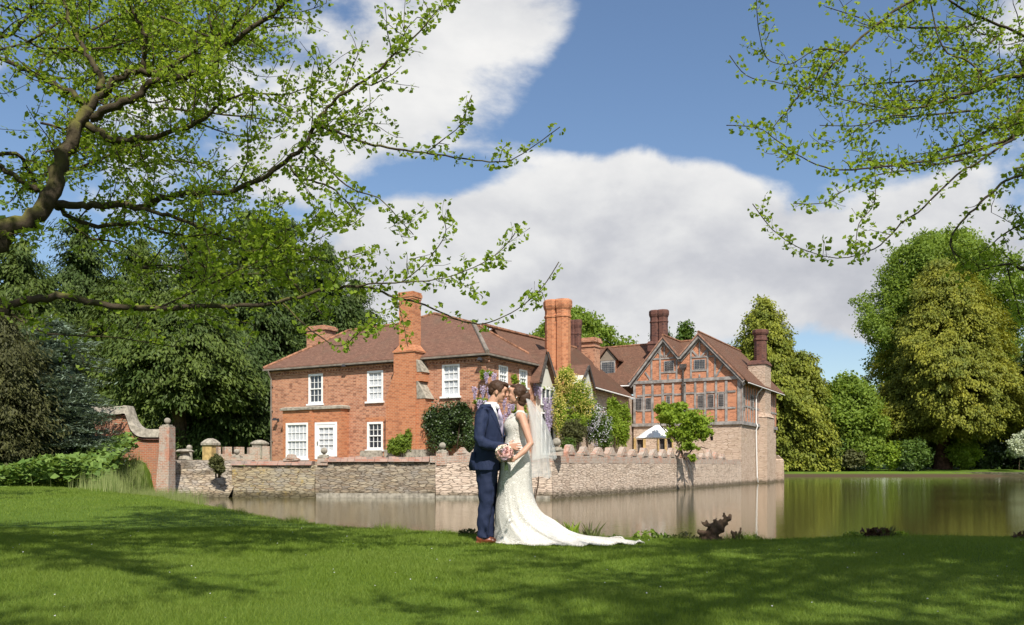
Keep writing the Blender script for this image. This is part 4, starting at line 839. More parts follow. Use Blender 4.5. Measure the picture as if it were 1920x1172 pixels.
def bush(name, label, blobs, mat, n=4000, ls=.12, lw=.09, cat='shrub', group=None, stems=5, up=.3, base=None, shell=.55, zmin=None):
    # blobs: (px, py, d, rx_px, ry_px, depth_radius_m)
    c0 = at(*blobs[0][:3]); bz = base if base is not None else min(at(b[0], b[1]+b[4], b[2]).z for b in blobs)
    t = empty(name, (c0.x, c0.y, bz), 0, label, cat, group); Vs = []; wts = np.array([b[3]*b[4] for b in blobs], float); wts /= wts.sum(); k = 0; allV = []; allF = []; ax_n = []
    for b, w_ in zip(blobs, wts):
        c = at(b[0], b[1], b[2]); r = np.array([b[3]/F*b[2], b[5], b[4]/F*b[2]]); m_ = int(n*w_); nc = max(6, m_//28)
        dirs = rdir(nc); dirs[:, 1] = np.where(rng.random(nc) < .7, -np.abs(dirs[:, 1]), dirs[:, 1]); cc = dirs*(shell+(1-shell)*rng.random((nc, 1)))
        I = rng.integers(0, nc, m_); pts = cc[I]*.92+rng.normal(size=(m_, 3))*.11; wp = pts*r + np.array(c) - np.array([c0.x, c0.y, bz])
        if zmin is not None: wp = wp[wp[:, 2]+bz > zmin]; 
        m_ = len(wp); I = I[:m_]
        V, Fc = leaves(wp, ls*rng.uniform(.6, 1.3, m_), lw*rng.uniform(.7, 1.3, m_), rng.normal(size=(m_, 3))+np.array([0, -.2, -up]), rng.normal(size=(m_, 3))*.6+np.array([0, -.5, .7]))
        allV.append(V); allF.append(Fc+k); k += len(V)
        mi = m_//5; q = rdir(mi)*rng.random((mi, 1))**.5*.72*r + np.array(c)-np.array([c0.x, c0.y, bz]); V, Fc = leaves(q, ls*2.2, ls*1.6, rdir(mi)); allV.append(V); allF.append(Fc+k); k += len(V)
    crown_mesh('foliage', np.concatenate(allV), np.concatenate(allF), MT[mat], t)
    if stems:
        m = MB()
        for i in range(stems):
            b = blobs[i % len(blobs)]; c = at(b[0], b[1], b[2]); q = (c.x-c0.x+random.uniform(-.4, .4)*b[3]/F*b[2], c.y-c0.y, c.z-bz); m.tube([(q[0]*.5, 0, -.2), (q[0]*.8, q[1]*.6, q[2]*.5), q], [.04, .03, .01], 5)
        m.build('stem', MT['bark'], t)
    return t
def flowers(par, name, blobs, mat, n, sz=.06, hang=False, front=True):
    c0 = par.location; Vs = []; Fs = []; k = 0
    for b in blobs:
        c = at(b[0], b[1], b[2]); r = np.array([b[3]/F*b[2], b[5], b[4]/F*b[2]]); m_ = int(n/len(blobs)); dirs = rdir(m_)
        if front: dirs[:, 1] = -np.abs(dirs[:, 1])
        if hang:
            u = rng.random(m_)**.8; q = dirs*np.stack([r[0]*(1-u*.8), r[1]*(1-u*.8), r[0]*.3+u*0], 1)*rng.random((m_, 1))**.4 + np.stack([u*0, u*0, r[2]*(1-2*u)], 1)
        else: q = dirs*r*(.8+.28*rng.random((m_, 1)))
        V, Fc = leaves(q+np.array(c)-np.array(c0), sz*rng.uniform(.6, 1.2, m_), sz*.85, rdir(m_), rng.normal(size=(m_, 3))+np.array([0, -1, .5])); Vs.append(V); Fs.append(Fc+k); k += len(V)
    return crown_mesh(name, np.concatenate(Vs), np.concatenate(Fs), MT[mat], par)
MT['conif'] = m_leaf('dark_conifer', (.034, .064, .015), (.095, .14, .028), .18, .35)
MT['conif2'] = m_leaf('mid_conifer', (.045, .080, .016), (.135, .18, .032), .18, .35)
MT['gold'] = m_leaf('golden_conifer', (.115, .145, .018), (.345, .355, .042), .25, .25, c3=(.07, .115, .02))
MT['gold2'] = m_leaf('olive_gold_conifer', (.105, .135, .018), (.355, .345, .040), .25, .22, c3=(.065, .11, .02))
MT['blue'] = m_leaf('blue_green_cedar', (.12, .17, .12), (.27, .34, .25), .1, .6)
MT['bright'] = m_leaf('fresh_green', (.13, .205, .028), (.28, .38, .06), .42, .3)
MT['bright2'] = m_leaf('fresh_lime', (.15, .24, .022), (.33, .44, .05), .42, .5)
MT['mid'] = m_leaf('mid_green', (.06, .11, .020), (.14, .22, .036), .3, .4)
MT['dark'] = m_leaf('dark_green', (.028, .050, .013), (.075, .12, .028), .15, .8, .4, spec=.5)
MT['brown'] = m_leaf('brown_twiggy', (.055, .058, .022), (.12, .125, .038), .2, .5)
MT['purple'] = m_leaf('copper_leaf', (.055, .028, .020), (.12, .065, .035), .2, .5)
MT['bigleaf'] = m_leaf('butterbur', (.10, .18, .035), (.24, .35, .085), .3, .8)
MT['gink'] = m_leaf('ginkgo_leaf', (.14, .225, .018), (.31, .42, .045), .5, .8, .5, c3=(.17, .23, .02))
MT['reed'] = m_leaf('reeds', (.14, .20, .05), (.30, .33, .13), .2, .8)
MT['olive'] = m_leaf('olive_scrub', (.06, .065, .022), (.13, .14, .045), .2, .8)
MT['lilac'] = m_leaf('wisteria_lilac', (.46, .38, .58), (.68, .60, .78), .3, 3, c3=(.42, .34, .56))
MT['yellow'] = m_leaf('yellow_rose', (.68, .55, .12), (.80, .70, .26), .3, 3, c3=(.66, .5, .1))
MT['wflower'] = m_leaf('pale_flower', (.62, .58, .72), (.82, .80, .84), .3, 3, c3=(.6, .56, .7))
MT['wblossom'] = m_leaf('cream_variegated', (.40, .46, .30), (.72, .76, .60), .3, 1, c3=(.3, .38, .2))

# conifers behind on the left
CN = 'dark conifers behind the brick house'
cone = lambda r, p=.8, lo=.1: [(lo, r*.8), (.2, r), (.4, r*.80), (.6, r*.55), (.8, r*.27), (.95, r*.07), (1.0, .05)]
for (px, d, top, r, mt, lab, nc) in ((40, 74, 452, 7.0, 'conif2', 'broad mid green conifer at the left edge of the picture', 520), (155, 86, 408, 6.0, 'conif', 'tall dark conifer standing behind the blue green cedar', 520), (262, 80, 445, 6.5, 'conif2', 'conifer behind the curved garden wall, left of the leaning trunk', 560),
        (372, 88, 425, 6.5, 'conif', 'conifer directly behind the ochre gate pier', 560), (470, 84, 392, 6.0, 'conif', 'tallest dark conifer behind the left end of the brick house', 600), (530, 92, 405, 5.5, 'conif', 'dark conifer behind the small rear chimney, second from the sky', 450), (612, 88, 452, 5.2, 'conif', 'dark conifer rising over the brick house roof left of the ridge', 460), (668, 95, 520, 4.0, 'conif2', 'rightmost dark conifer, lowest above the brick house roof', 330)):
    tree('conifer', lab, px, d, 1.0, top, cone(r, lo=.03), mt, nc, 120, .50, .17, 1.05, 'conifer', .5, group=CN)
tree('conifer', 'conifer with a bare dark leaning trunk behind the curved garden wall', 345, 60, 1.0, 545, [(.33, 3.2), (.5, 4.3), (.7, 3.4), (.9, 1.5), (1, .2)], 'conif2', 360, 110, .38, .14, .85, 'conifer', .55, tb=-.6, group=CN)
tree('conifer', 'dark bushy conifer low behind the garden battlements', 440, 64, 1.0, 640, [(.05, 3.6), (.3, 4.4), (.6, 3.6), (.85, 1.8), (1, .2)], 'conif', 360, 110, .36, .13, .85, 'conifer', .4, group=CN)
tree('dark_yew', 'very dark low yew between the gate pier and the brick house', 480, 66, 1.0, 745, [(0, 2.6), (.3, 3.2), (.7, 2.4), (1, .3)], 'dark', 260, 60, .35, .2, .7, 'conifer', .3)
tree('cedar', 'layered blue green cedar overhanging the curved brick wall', 105, 40, .8, 598, [(.02, 2.0), (.12, 2.5), (.3, 2.6), (.5, 2.2), (.7, 1.6), (.88, .9), (1, .15)], 'blue', 360, 80, .26, .07, .55, 'layer', .2, cat='cedar')
tree('brown_tree', 'loose brown twiggy evergreen at the far left edge', 0, 37, .8, 555, [(.05, 1.5), (.3, 1.8), (.6, 1.7), (.85, .9), (1, .2)], 'brown', 260, 90, .22, .06, .6, 'conifer', .18)
tree('lime_tree', 'pale lime green tree top peeping behind the conifers at the left edge', 45, 100, 1, 535, [(.3, 5), (.6, 6), (.85, 4), (1, .5)], 'bright2', 200, 60, .6, .4, 1.2, 'broad', .4)
# right bank
fz0 = .3
tree('conifer', 'golden green conifer with a pointed top right of the timber house chimney', 1432, 150, fz0, 556, [(.0, 9.6), (.12, 10.2), (.3, 8.8), (.5, 6.8), (.66, 4.7), (.8, 2.9), (.9, 1.3), (1, .1)], 'gold', 1300, 95, .58, .30, 1.25, 'conifer', .6, group='golden conifers across the pond', cx=0)
tree('conifer', 'golden green conifer spreading low behind the corner of the timber house', 1502, 146, fz0, 660, [(.0, 4.4), (.2, 5.4), (.5, 4.2), (.8, 2.0), (1, .2)], 'gold', 460, 90, .55, .28, 1.1, 'conifer', .4, group='golden conifers across the pond')
tree('deciduous_tree', 'huge rounded bright green tree behind the golden conifer across the pond', 1762, 162, fz0, 446, [(.02, 8), (.2, 11), (.38, 12.8), (.55, 13.3), (.7, 12.8), (.85, 10.8), (.95, 7.6), (1, 3.5)], 'bright', 1700, 90, .52, .34, 1.6, 'broad', 1.0, limbs=16)
tree('conifer', 'great golden green conifer with a thick reddish trunk at the water edge', 1768, 151, fz0, 488, [(.15, 7.5), (.22, 12.6), (.32, 13.2), (.45, 11.2), (.6, 8.8), (.75, 6.6), (.9, 3.5), (1, .5)], 'gold2', 1700, 100, .55, .26, 1.2, 'conifer', 1.15, tmat='redbark', group='golden conifers across the pond', limbs=10)
tree('deciduous_tree', 'mid green spreading tree between the two golden conifers', 1588, 146, fz0, 708, [(.12, 4.0), (.4, 5.6), (.7, 5.0), (.9, 2.8), (1, .5)], 'bright', 330, 55, .6, .4, 1.4, 'broad', .4)
tree('dark_pine', 'thin dark pine top between the golden conifer and the mid green tree', 1530, 175, fz0, 692, [(.2, 4), (.5, 3.8), (.8, 2.0), (1, .2)], 'dark', 170, 50, .6, .25, 1.1, 'conifer', .3)
tree('dark_pine', 'dark evergreen filling the right edge of the picture across the pond', 1935, 150, fz0, 640, [(0, 5), (.3, 6), (.7, 4.2), (1, .3)], 'dark', 320, 60, .6, .3, 1.1, 'conifer', .4)
tree('copper_tree', 'low copper purple leaved tree across the pond', 1583, 158, fz0, 790, [(.1, 4), (.5, 5), (.85, 3), (1, .3)], 'purple', 180, 50, .45, .3, 1.0, 'broad', .25)
tree('deciduous_tree', 'round bright green tree behind the tall orange chimneys', 1068, 150, 1, 584, [(.3, 6.0), (.55, 9.2), (.75, 8.6), (.92, 5.0), (1, 1.2)], 'bright', 560, 60, .6, .45, 1.3, 'broad', .5)
tree('deciduous_tree', 'tree top just showing over the ridge between the timber gables', 1285, 140, 1, 610, [(.5, 4), (.8, 2.6), (1, .3)], 'mid', 110, 50, .5, .35, 1.0, 'broad', .3)
tree('dark_pine', 'dark pine tip just left of the tall ridge chimney', 1243, 150, 1, 615, [(.5, 4), (.9, 2.0), (1, .6)], 'dark', 90, 40, .5, .2, 1.0, 'conifer', .3)
SB = 'shrubs along the far bank'
for (px, py, d, rx, ry, mt, lab, nn) in ((1487, 858, 143, 24, 18, 'mid', 'rounded green shrub with pale stems at the foot of the golden conifer', 1500), (1552, 842, 147, 36, 40, 'mid', 'tall dark green shrub right of the house corner', 2600), (1598, 862, 141, 26, 18, 'olive', 'olive green mound shrub on the far bank', 1800), (1636, 848, 150, 30, 34, 'bright', 'upright fresh green shrub right of the olive mound', 2200),
        (1672, 852, 146, 28, 26, 'bright2', 'lime green shrub left of the clipped dark dome', 2000), (1708, 850, 152, 40, 32, 'mid', 'green shrub behind the clipped dark dome', 2600), (1808, 848, 148, 34, 32, 'bright2', 'lime green shrub just right of the thick trunk', 2400), (1852, 850, 150, 32, 34, 'dark', 'blackish green yew right of the lime shrub', 2400), (1893, 856, 152, 30, 30, 'mid', 'green shrub below the white blossom', 2000), (1530, 862, 152, 30, 18, 'dark', 'dark low shrub in the shade on the far bank', 1600), (1760, 855, 158, 60, 30, 'dark', 'dark shade filled shrub behind the thick trunk', 2600), (1650, 800, 168, 60, 50, 'bright', 'tall mid green thicket behind the far bank shrubs', 3600),(1575, 840, 166, 60, 45, 'mid', 'mid green thicket behind the copper tree', 3000), (1850, 800, 170, 90, 80, 'mid', 'tall green thicket at the back of the right bank', 4500), (1480, 820, 168, 50, 60, 'dark', 'dark thicket behind the golden conifer foot', 3000)):
    d = min(d, 142) if (mt != 'dark' and d < 160 and px < 1740) else d; bush('shrub', lab, [(px, py, d, rx, ry, rx/F*d*.6)], mt, nn, .5, .36, group=SB, stems=1, base=fz0)
bush('shrub', 'smooth clipped dark dome of box on the far bank', [(1702, 876, 141, 13, 9, 1.1)], 'dark', 1400, .22, .18, group=SB, stems=0, base=fz0, shell=.93)
bush('blossom_shrub', 'white variegated shrub at the right edge across the pond', [(1908, 838, 139, 22, 22, 2.2), (1925, 820, 139, 22, 16, 2.2)], 'wblossom', 2600, .34, .22, stems=3, base=fz0)
# house climbers and garden shrubs
bush('climber', 'large dark glossy climber on the front wall left of the groom', [(838, 802, 48.6, 46, 54, .45), (866, 775, 48, 24, 26, .4), (812, 790, 49, 24, 34, .4), (880, 820, 47.6, 16, 40, .4)], 'dark', 9500, .11, .10, cat='climber', base=1.0, shell=.4)
bush('shrub', 'small bright leafy shrub against the foot of the big front chimney', [(757, 832, 49.6, 25, 20, .5), (768, 815, 49.6, 12, 14, .4), (740, 840, 49.6, 14, 18, .4)], 'bright', 2600, .13, .10, base=1.0)
wist = [(930, 728, 49.4, 20, 10, .5), (958, 712, 51, 16, 16, .5), (975, 735, 52, 18, 22, .5), (1005, 728, 53.6, 18, 8, .5), (905, 755, 48, 18, 10, .4), (965, 770, 51, 30, 20, .5), (1012, 745, 54, 14, 10, .4), (905, 702, 47.6, 6, 12, .3), (916, 700, 47.6, 10, 6, .3)]
wt_ = bush('wisteria', 'wisteria with hanging lilac racemes behind the couple', wist, 'bright2', 5200, .12, .09, cat='climber', base=1.0)
rac = [(x, y, d, 7.5, 11, .22) for x, y, d in ((912, 708, 47.4), (926, 710, 47.4), (890, 737, 47.2), (905, 735, 47.2), (917, 738, 47.2), (899, 760, 47.2), (912, 763, 47.2), (945, 757, 49), (955, 766, 49), (962, 758, 49.4), (949, 783, 49.2), (941, 790, 49.2), (958, 785, 49.4),
        (1004, 730, 53), (1012, 737, 53), (1021, 757, 53.4), (1027, 768, 53.4), (1032, 757, 53.4), (1026, 783, 53.4), (1033, 789, 53.4), (1029, 803, 53.4), (1036, 775, 53.4), (985, 742, 52), (922, 775, 48), (970, 790, 50))]
flowers(wt_, 'raceme', rac, 'lilac', 6500, .075, hang=True)
rose = [(1074, 742, 54, 40, 38, 1.0), (1062, 706, 53.5, 22, 22, .9), (1050, 775, 53.5, 18, 50, .8), (1094, 768, 55, 26, 40, .9), (1075, 790, 54, 30, 30, .7)]
tree('deciduous_tree', 'broad garden tree just outside the left edge whose crown shades the lawn', 960-int(18/17*1600), 17, 0, -200, [(.35, 3.5), (.5, 5.6), (.7, 5.8), (.9, 3.5), (1, .8)], 'mid', 150, 50, .34, .26, 1.3, 'broad', .35)
rs_ = bush('rose_climber', 'big yellow flowering rose covering the wall under the twin chimney', rose, 'bright2', 7500, .10, .07, cat='climber', base=1.0)
crown_ = bush('shrub', 'grassy brown green shrub in front of the yellow rose', [(1075, 812, 52, 28, 26, .7)], 'olive', 2400, .16, .05, base=1.0)
flowers(rs_, 'blossom', [(1072, 735, 53.8, 38, 34, .95), (1060, 712, 53.4, 20, 22, .85), (1048, 775, 53.4, 14, 46, .75), (1084, 760, 54.3, 30, 30, .9)], 'yellow', 2600, .075)
cl_ = bush('clematis', 'green shrub starred with pale lilac flowers beside the yellow rose', [(1118, 800, 56, 30, 40, .8), (1100, 775, 55, 18, 34, .6), (1135, 820, 57, 16, 28, .6)], 'mid', 4200, .13, .09, cat='shrub', base=1.0)
flowers(cl_, 'blossom', [(1118, 798, 55.8, 29, 38, .8), (1108, 778, 55, 20, 30, .7)], 'wflower', 1000, .07)
bush('climber', 'lime green climber on the range wall left of the timber house', [(1150, 770, 70, 18, 28, .5), (1172, 780, 74, 12, 26, .5), (1165, 812, 72, 16, 32, .5), (1148, 795, 69, 14, 30, .5)], 'bright2', 5200, .17, .13, cat='climber', base=1.0)
bush('shrub', 'thin green bush on top of the moat wall behind the bride', [(1065, 838, 47, 18, 18, .4)], 'mid', 900, .1, .05, base=1.2)
# fig like tree hanging over the battlements
t = bush('garden_tree', 'open light green tree leaning over the battlements before the timber house', [(1260, 782, 63, 36, 24, 1.6), (1300, 792, 62, 36, 26, 1.6), (1243, 768, 64, 20, 14, 1.0), (1282, 815, 62, 42, 20, 1.3), (1318, 812, 61.5, 20, 18, .9), (1292, 838, 60.5, 20, 10, .8), (1272, 762, 63, 22, 10, 1.0), (1298, 858, 59.4, 9, 8, .4)], 'bright2', 5200, .19, .14, cat='tree', stems=0, base=1.1, shell=.25)
m = MB(); L0 = t.location
def lp(px, py, d): return tuple(at(px, py, d)-Vector(L0))
for pts, r in (([(1283, 860, 60), (1275, 840, 61), (1262, 815, 62), (1250, 785, 63)], .09), ([(1276, 842, 61), (1285, 820, 62), (1300, 800, 62), (1320, 785, 62)], .07), ([(1285, 862, 60), (1298, 842, 60.5), (1315, 838, 61), (1328, 842, 61)], .06), ([(1270, 830, 61), (1240, 800, 63), (1232, 775, 64)], .05), ([(1290, 810, 62), (1285, 780, 63), (1275, 757, 63)], .05), ([(1284, 855, 60), (1290, 875, 59.3), (1294, 893, 59)], .04), ([(1287, 858, 60), (1300, 880, 59.2)], .03)):
    m.tube([lp(*p) for p in pts], [r*(1-.6*i/(len(pts)-1)) for i in range(len(pts))], 6)
m.build('trunk', MT['bark'], t)
bush('shrub', 'round brown olive bush on the rubble bank below the gate pier', [(407, 866, 45.2, 17, 15, .5), (413, 880, 45, 12, 10, .4)], 'olive', 1500, .13, .05, base=.4)
# butterbur patch and reeds
n = 11000; bxs = rng.uniform(-28, -14.6, n); bys = rng.uniform(31, 44, n); k = (sdist(bxs, bys) > .2) & (bys > 33.5+.0*bxs) & ((bys < 42.8) | (bxs < -20))
bxs, bys = bxs[k], bys[k]; hb_ = gheight(bxs, bys)+.08+.95*rng.random(len(bxs))**.6+.25*np.sin(bxs*1.3)+.35*ss((bys-36)/5); n = len(bxs)
V, Fc = leaves(np.stack([bxs, bys, hb_], 1), rng.uniform(.2, .42, n), rng.uniform(.2, .4, n), rng.normal(size=(n, 3))*np.array([1, 1, .35])+np.array([0, -.3, -.15]), np.array([0, -.35, 1])+.35*rng.normal(size=(n, 3)))
o = crown_mesh('butterbur', V, Fc, MT['bigleaf'], None); tag(o, 'dense patch of large pale green leaves on the left bank', 'ground cover', kind='stuff')
def blades(name, lab, xs, ys, zs, hgt, wd, mat, lean=.15, kind='stuff', cat='grass'):
    n = len(xs); b = np.stack([xs, ys, zs], 1); tip = b + np.stack([rng.normal(size=n)*lean*hgt, rng.normal(size=n)*lean*hgt, hgt], 1)
    a = rng.random(n)*np.pi; s_ = np.stack([np.cos(a), np.sin(a)*.5, a*0], 1)*(wd/2 if np.isscalar(wd) else wd[:, None]/2)
    V = np.stack([b-s_, b+s_, tip], 1).reshape(-1, 3); o = link(name, np_mesh(name, V, np.arange(3*n).reshape(n, 3), rng.random(n)), MT[mat]); tag(o, lab, cat, kind=kind); return o
n = 9000; t_ = rng.random(n); xs = -19+ t_*6.0 + rng.normal(size=n)*.3 - rng.exponential(1.0, n)*(rng.random(n) < .3); ys = 36+rng.random(n)*8.0-t_*8; sdv = sdist(xs, ys); k = (sdv < .2+rng.exponential(.45, n)) & (sdv > -3.2-1.2*rng.random(n)); xs, ys = xs[k], ys[k]
blades('reeds', 'pale green reeds standing in the shallow end of the moat', xs, ys, np.maximum(gheight(xs, ys), WZ)-.05, rng.uniform(.35, .85, len(xs)), .025, 'reed', .08)
# lawn
MT['grass'] = m_leaf('grass_blade', (.090, .150, .014), (.190, .265, .031), .36, .5, .6, c3=(.18, .23, .045))
def scatter(n, y0, y1, pw, x0=None, x1=None):
    u = rng.random(n); ys = (y0**pw + u*(y1**pw-y0**pw))**(1/pw); wx = .66*ys+.6; xs = (rng.random(n)*2-1)*wx if x0 is None else x0+(x1-x0)*rng.random(n)
    k = sdist(xs, ys) > .0; return xs[k], ys[k]
xs, ys = scatter(430000, 3.7, 11.5, 1.0); hh = rng.uniform(.018, .038, len(xs))*(1+.25*np.sin(xs*2.1)*np.sin(ys*1.7))
blades('lawn_grass', 'short mown lawn grass in the foreground', xs, ys, gheight(xs, ys)-.003, hh, .0034*ys/5, 'grass', .45)
xs, ys = scatter(260000, 11.5, 44, 1.3, -31, -1); k = (xs > -.72*ys-1); xs, ys = xs[k], ys[k]
blades('lawn_grass', 'short mown lawn grass further off to the left', xs, ys, gheight(xs, ys)-.003, rng.uniform(.03, .055, len(xs)), .0045*ys/7, 'grass', .45)
sp_i = rng.integers(0, 8, 17000); edge = POND[4:16]; tt = rng.random(17000)*(len(edge)-1.001); i_ = tt.astype(int); fr_ = (tt-i_)[:, None]; pe = edge[i_]*(1-fr_)+edge[i_+1]*fr_; pe = pe+rng.normal(size=pe.shape)*.12-np.array([0, .12])
blades('bank_grass', 'longer rough grass fringing the near bank of the pond', pe[:, 0], pe[:, 1], gheight(pe[:, 0], pe[:, 1])-.01, rng.uniform(.03, .13, len(pe))*(.45+.55*np.clip(np.sin(pe[:, 0]*3.1)+np.sin(pe[:, 0]*7.3+1), 0, 1.3)), .007, 'grass', .5)
n = 110; xs, ys = scatter(n, 4.5, 12, 1.0); V, Fc = leaves(np.stack([xs, ys, gheight(xs, ys)+.035], 1), .013, .013, rdir(len(xs))*np.array([1, 1, .1]), np.array([0, -.4, 1])+.2*rng.normal(size=(len(xs), 3)))
tag(crown_mesh('daisies', V, Fc, MT['wflower'], None), 'tiny white daisies speckling the mown lawn', 'daisies', kind='stuff')
# marginal plants on the near bank
def tuft(px, d, lab, hgt, n, mat, wd=.02, spread=.12, cat='plant', name='bank_plant', lean=.10):
    c = Vector((gx(px, d), d, 0)); c.z = float(gheight(np.array([c.x]), np.array([d]))[0]); a = rng.random(n)*6.28; r = rng.random(n)*spread
    b = np.stack([r*np.cos(a), r*np.sin(a), a*0-.02], 1); le = rng.uniform(.5, 1.1, n)*hgt; dirn = unit(np.stack([np.cos(a)*lean, np.sin(a)*lean, np.ones(n)], 1)+rng.normal(size=(n, 3))*.12)
    mid = b+dirn*le[:, None]*.55; tip = b+dirn*le[:, None]+np.stack([np.cos(a)*.22*le, np.sin(a)*.22*le, -.04*le], 1); s_ = unit(np.cross(dirn, rdir(n)))*wd/2
    V = np.stack([b-s_*.6, b+s_*.6, mid+s_, mid-s_, tip], 1).reshape(-1, 3); Fc = np.concatenate([np.array([[0,1,2,3]]).repeat(n, 0)+5*np.arange(n)[:, None], np.stack([3+5*np.arange(n), 2+5*np.arange(n), 4+5*np.arange(n), 4+5*np.arange(n)], 1)])
    me = bpy.data.meshes.new(name); me.from_pydata([tuple(v) for v in V], [], [tuple(dict.fromkeys(f)) for f in Fc.tolist()]); me.update(); at_ = me.attributes.new('rnd', 'FLOAT', 'FACE'); at_.data.foreach_set('value', rng.random(len(me.polygons)))
    o = link(name, me, MT[mat]); o.location = c; tag(o, lab, cat, 'plants on the near bank'); return o
def weed(px, d, lab, r, n, mat, ls=.05):
    c = Vector((gx(px, d), d, 0)); c.z = float(gheight(np.array([c.x]), np.array([d]))[0]); q = rdir(n)*rng.random((n, 1))**.4*np.array([r, r*.6, r*.55]); q[:, 2] = np.abs(q[:, 2])
    V, Fc = leaves(q, ls*rng.uniform(.6, 1.4, n), ls*.6, rng.normal(size=(n, 3))+np.array([0, 0, .5])); o = crown_mesh('bank_plant', V, Fc, MT[mat], None); o.location = c; tag(o, lab, 'plant', 'plants on the near bank')
tuft(1072, 9.86, 'iris like leaf tuft just above the train of the dress', .26, 34, 'bright2', .026); tuft(1104, 9.86, 'second iris tuft, further right above the train', .23, 22, 'olive', .026); tuft(1055, 9.86, 'short green leaf tuft nearest the dress above the train', .22, 20, 'bright', .026)
weed(880, 10.45, 'dry yellowish weed at the heels of the groom', .15, 90, 'olive', .05); weed(1155, 9.86, 'small low weed beyond the tip of the train', .10, 60, 'mid', .04); weed(1215, 9.86, 'broad green leaved weed between the train and the stump', .19, 120, 'bright', .07); weed(1243, 9.86, 'small weed just right of the broad leaved weed', .12, 60, 'mid', .05); weed(1283, 9.86, 'olive weed touching the left side of the stump', .16, 110, 'olive', .05)
weed(1640, 9.86, 'withered brown and green leaf clump on the right bank', .2, 110, 'purple', .08); tuft(1655, 9.86, 'spiky withered tuft within the brown clump on the right bank', .16, 24, 'olive', .03); weed(1690, 9.86, 'small lime leafed plant right of the brown clump', .10, 50, 'bright2', .06); weed(1915, 9.86, 'brown weed at the right edge of the bank', .15, 70, 'purple', .05); weed(1600, 9.86, 'faint low weed left of the brown clump', .12, 60, 'bright', .05); weed(1410, 9.86, 'low weed right of the small dead stubs', .12, 60, 'mid', .04)
# ------------------------------------------------------------------ the two ginkgo trees whose branches frame the view
def clear(p):                                          # gaps in the crown where the sun comes through onto the couple
    t = (p[1]-9.4)/SUN.y; q = p-SUN*t if False else None
    s = (9.3-p[1])/(-SUN.y); x = p[0]-SUN.x*s; z = p[2]-SUN.z*s
    return -.7 < x < 1.7 and -.35 < z < 2.1 and p[2] > .75+.56*p[1]
class Ginkgo:
    def __init__(s, loc, label, seed):
        s.t = empty('ginkgo_tree', loc, 0, label, 'tree', None); s.o = Vector(loc); s.lm = MB(); s.tw = []; s.lp = []; s.la = []; s.r = random.Random(seed)
        s.tv = []; s.tf = []
    def limb(s, pts, n=7, twigs=1.0, dense=1.0, sub=4, tl=(.35, .95), skip=0.0):
        # pts: (px, py, d, radius in photo pixels)
        P3 = [(at(p[0], p[1], p[2]), p[3]/F*p[2]/1.0) for p in pts]; s.limb3(P3, n, twigs, dense, sub, tl, skip)
    def limb3(s, P3, n=7, twigs=1.0, dense=1.0, sub=4, tl=(.35, .95), skip=0.0):
        sp = smoothp([tuple(p)+(r,) for p, r in P3], sub); ps = [Vector(q[:3]) for q in sp]; rs = [max(q[3], .003) for q in sp]
        L = 0
        for i in range(1, len(ps)-1): ps[i] = ps[i]+Vector([s.r.uniform(-1, 1)*min(.03, rs[i]*.75) for _ in range(3)])
        s.lm.tube([p-s.o for p in ps], [max(r, .004) for r in rs], n)
        tot = sum((b-a).length for a, b in zip(ps, ps[1:])); acc = 0
        for i, (a, b) in enumerate(zip(ps, ps[1:])):
            d = (b-a); ln = d.length; acc += ln; f = acc/tot
            if ln < 1e-4: continue
            k = twigs*ln*7.0*(.45+.75*f); k = int(k)+(s.r.random() < k-int(k))
            for _ in range(k):
                if f < skip: continue
                s.twig(a.lerp(b, s.r.random()), d/ln, s.r.uniform(*tl)*(1.0-.45*f), dense, 0, rs[i])
            if rs[i] < .035: s.spurs(a, b, dense*1.0)
    def twig(s, p, d, L, dense, lev, r0=.02):
        r = s.r; side = Vector([r.gauss(0, 1) for _ in range(3)]); side = (side-d*side.dot(d)).normalized(); v = (d*r.uniform(.35, 1.1)+side).normalized()
        n = 4; pts = [p]; step = L/n
        for i in range(n):
            v = (v+Vector([r.gauss(0, .16) for _ in range(3)])+Vector((0, 0, .10))).normalized(); q = pts[-1]+v*step; pts.append(q)
            if lev < 1 and r.random() < .6 and L > .25: s.twig(q, v, L*r.uniform(.35, .65), dense, lev+1, .006)
        b = min(.009, .004+L*.006, r0*.7) if lev == 0 else .0045
        s.lm.tube([x-s.o for x in pts], [b, b*.85, b*.7, b*.55, .0025], 4 if lev == 0 else 3, cap=False)
        for a, c in zip(pts, pts[1:]): s.spurs(a, c, dense)
    def spurs(s, a, b, dense):
        r = s.r; L = (b-a).length; k = L*dense*25; k = int(k)+(r.random() < k-int(k)); d = (b-a).normalized()
        for _ in range(k):
            p = a.lerp(b, r.random()); sd_ = Vector([r.gauss(0, 1) for _ in range(3)]); sd_ = (sd_-d*sd_.dot(d)*.8).normalized(); q = p+sd_*r.uniform(.012, .03)
            if clear(q): continue
            for _ in range(r.choice((2, 3, 3, 4, 5))):
                s.lp.append(tuple(q-s.o)); v = sd_+Vector([r.gauss(0, .6) for _ in range(3)])+Vector((0, 0, -.1)); s.la.append(tuple(v))
    def done(s, sz=(.022, .044), trunk=None):
        s.lm.build('branches', MT['ginkbark'], s.t, True)
        P_ = np.array(s.lp); A_ = unit(np.array(s.la)); n = len(P_); st = rng.uniform(.01, .03, (n, 1)); L = rng.uniform(*sz, n)
        nr = rng.normal(size=(n, 3))+np.array([0, -.3, .9]); V, Fc = leaves(P_+A_*st, L, L*1.25, A_, nr, fan=True)
        crown_mesh('leaves', V, Fc, MT['gink'], s.t); print('ginkgo leaves', n)
LT = Ginkgo((-8.2, 7.0, 0), 'large ginkgo tree whose lichened limbs and fresh leaves fill the upper left', 3)
D = 8.0
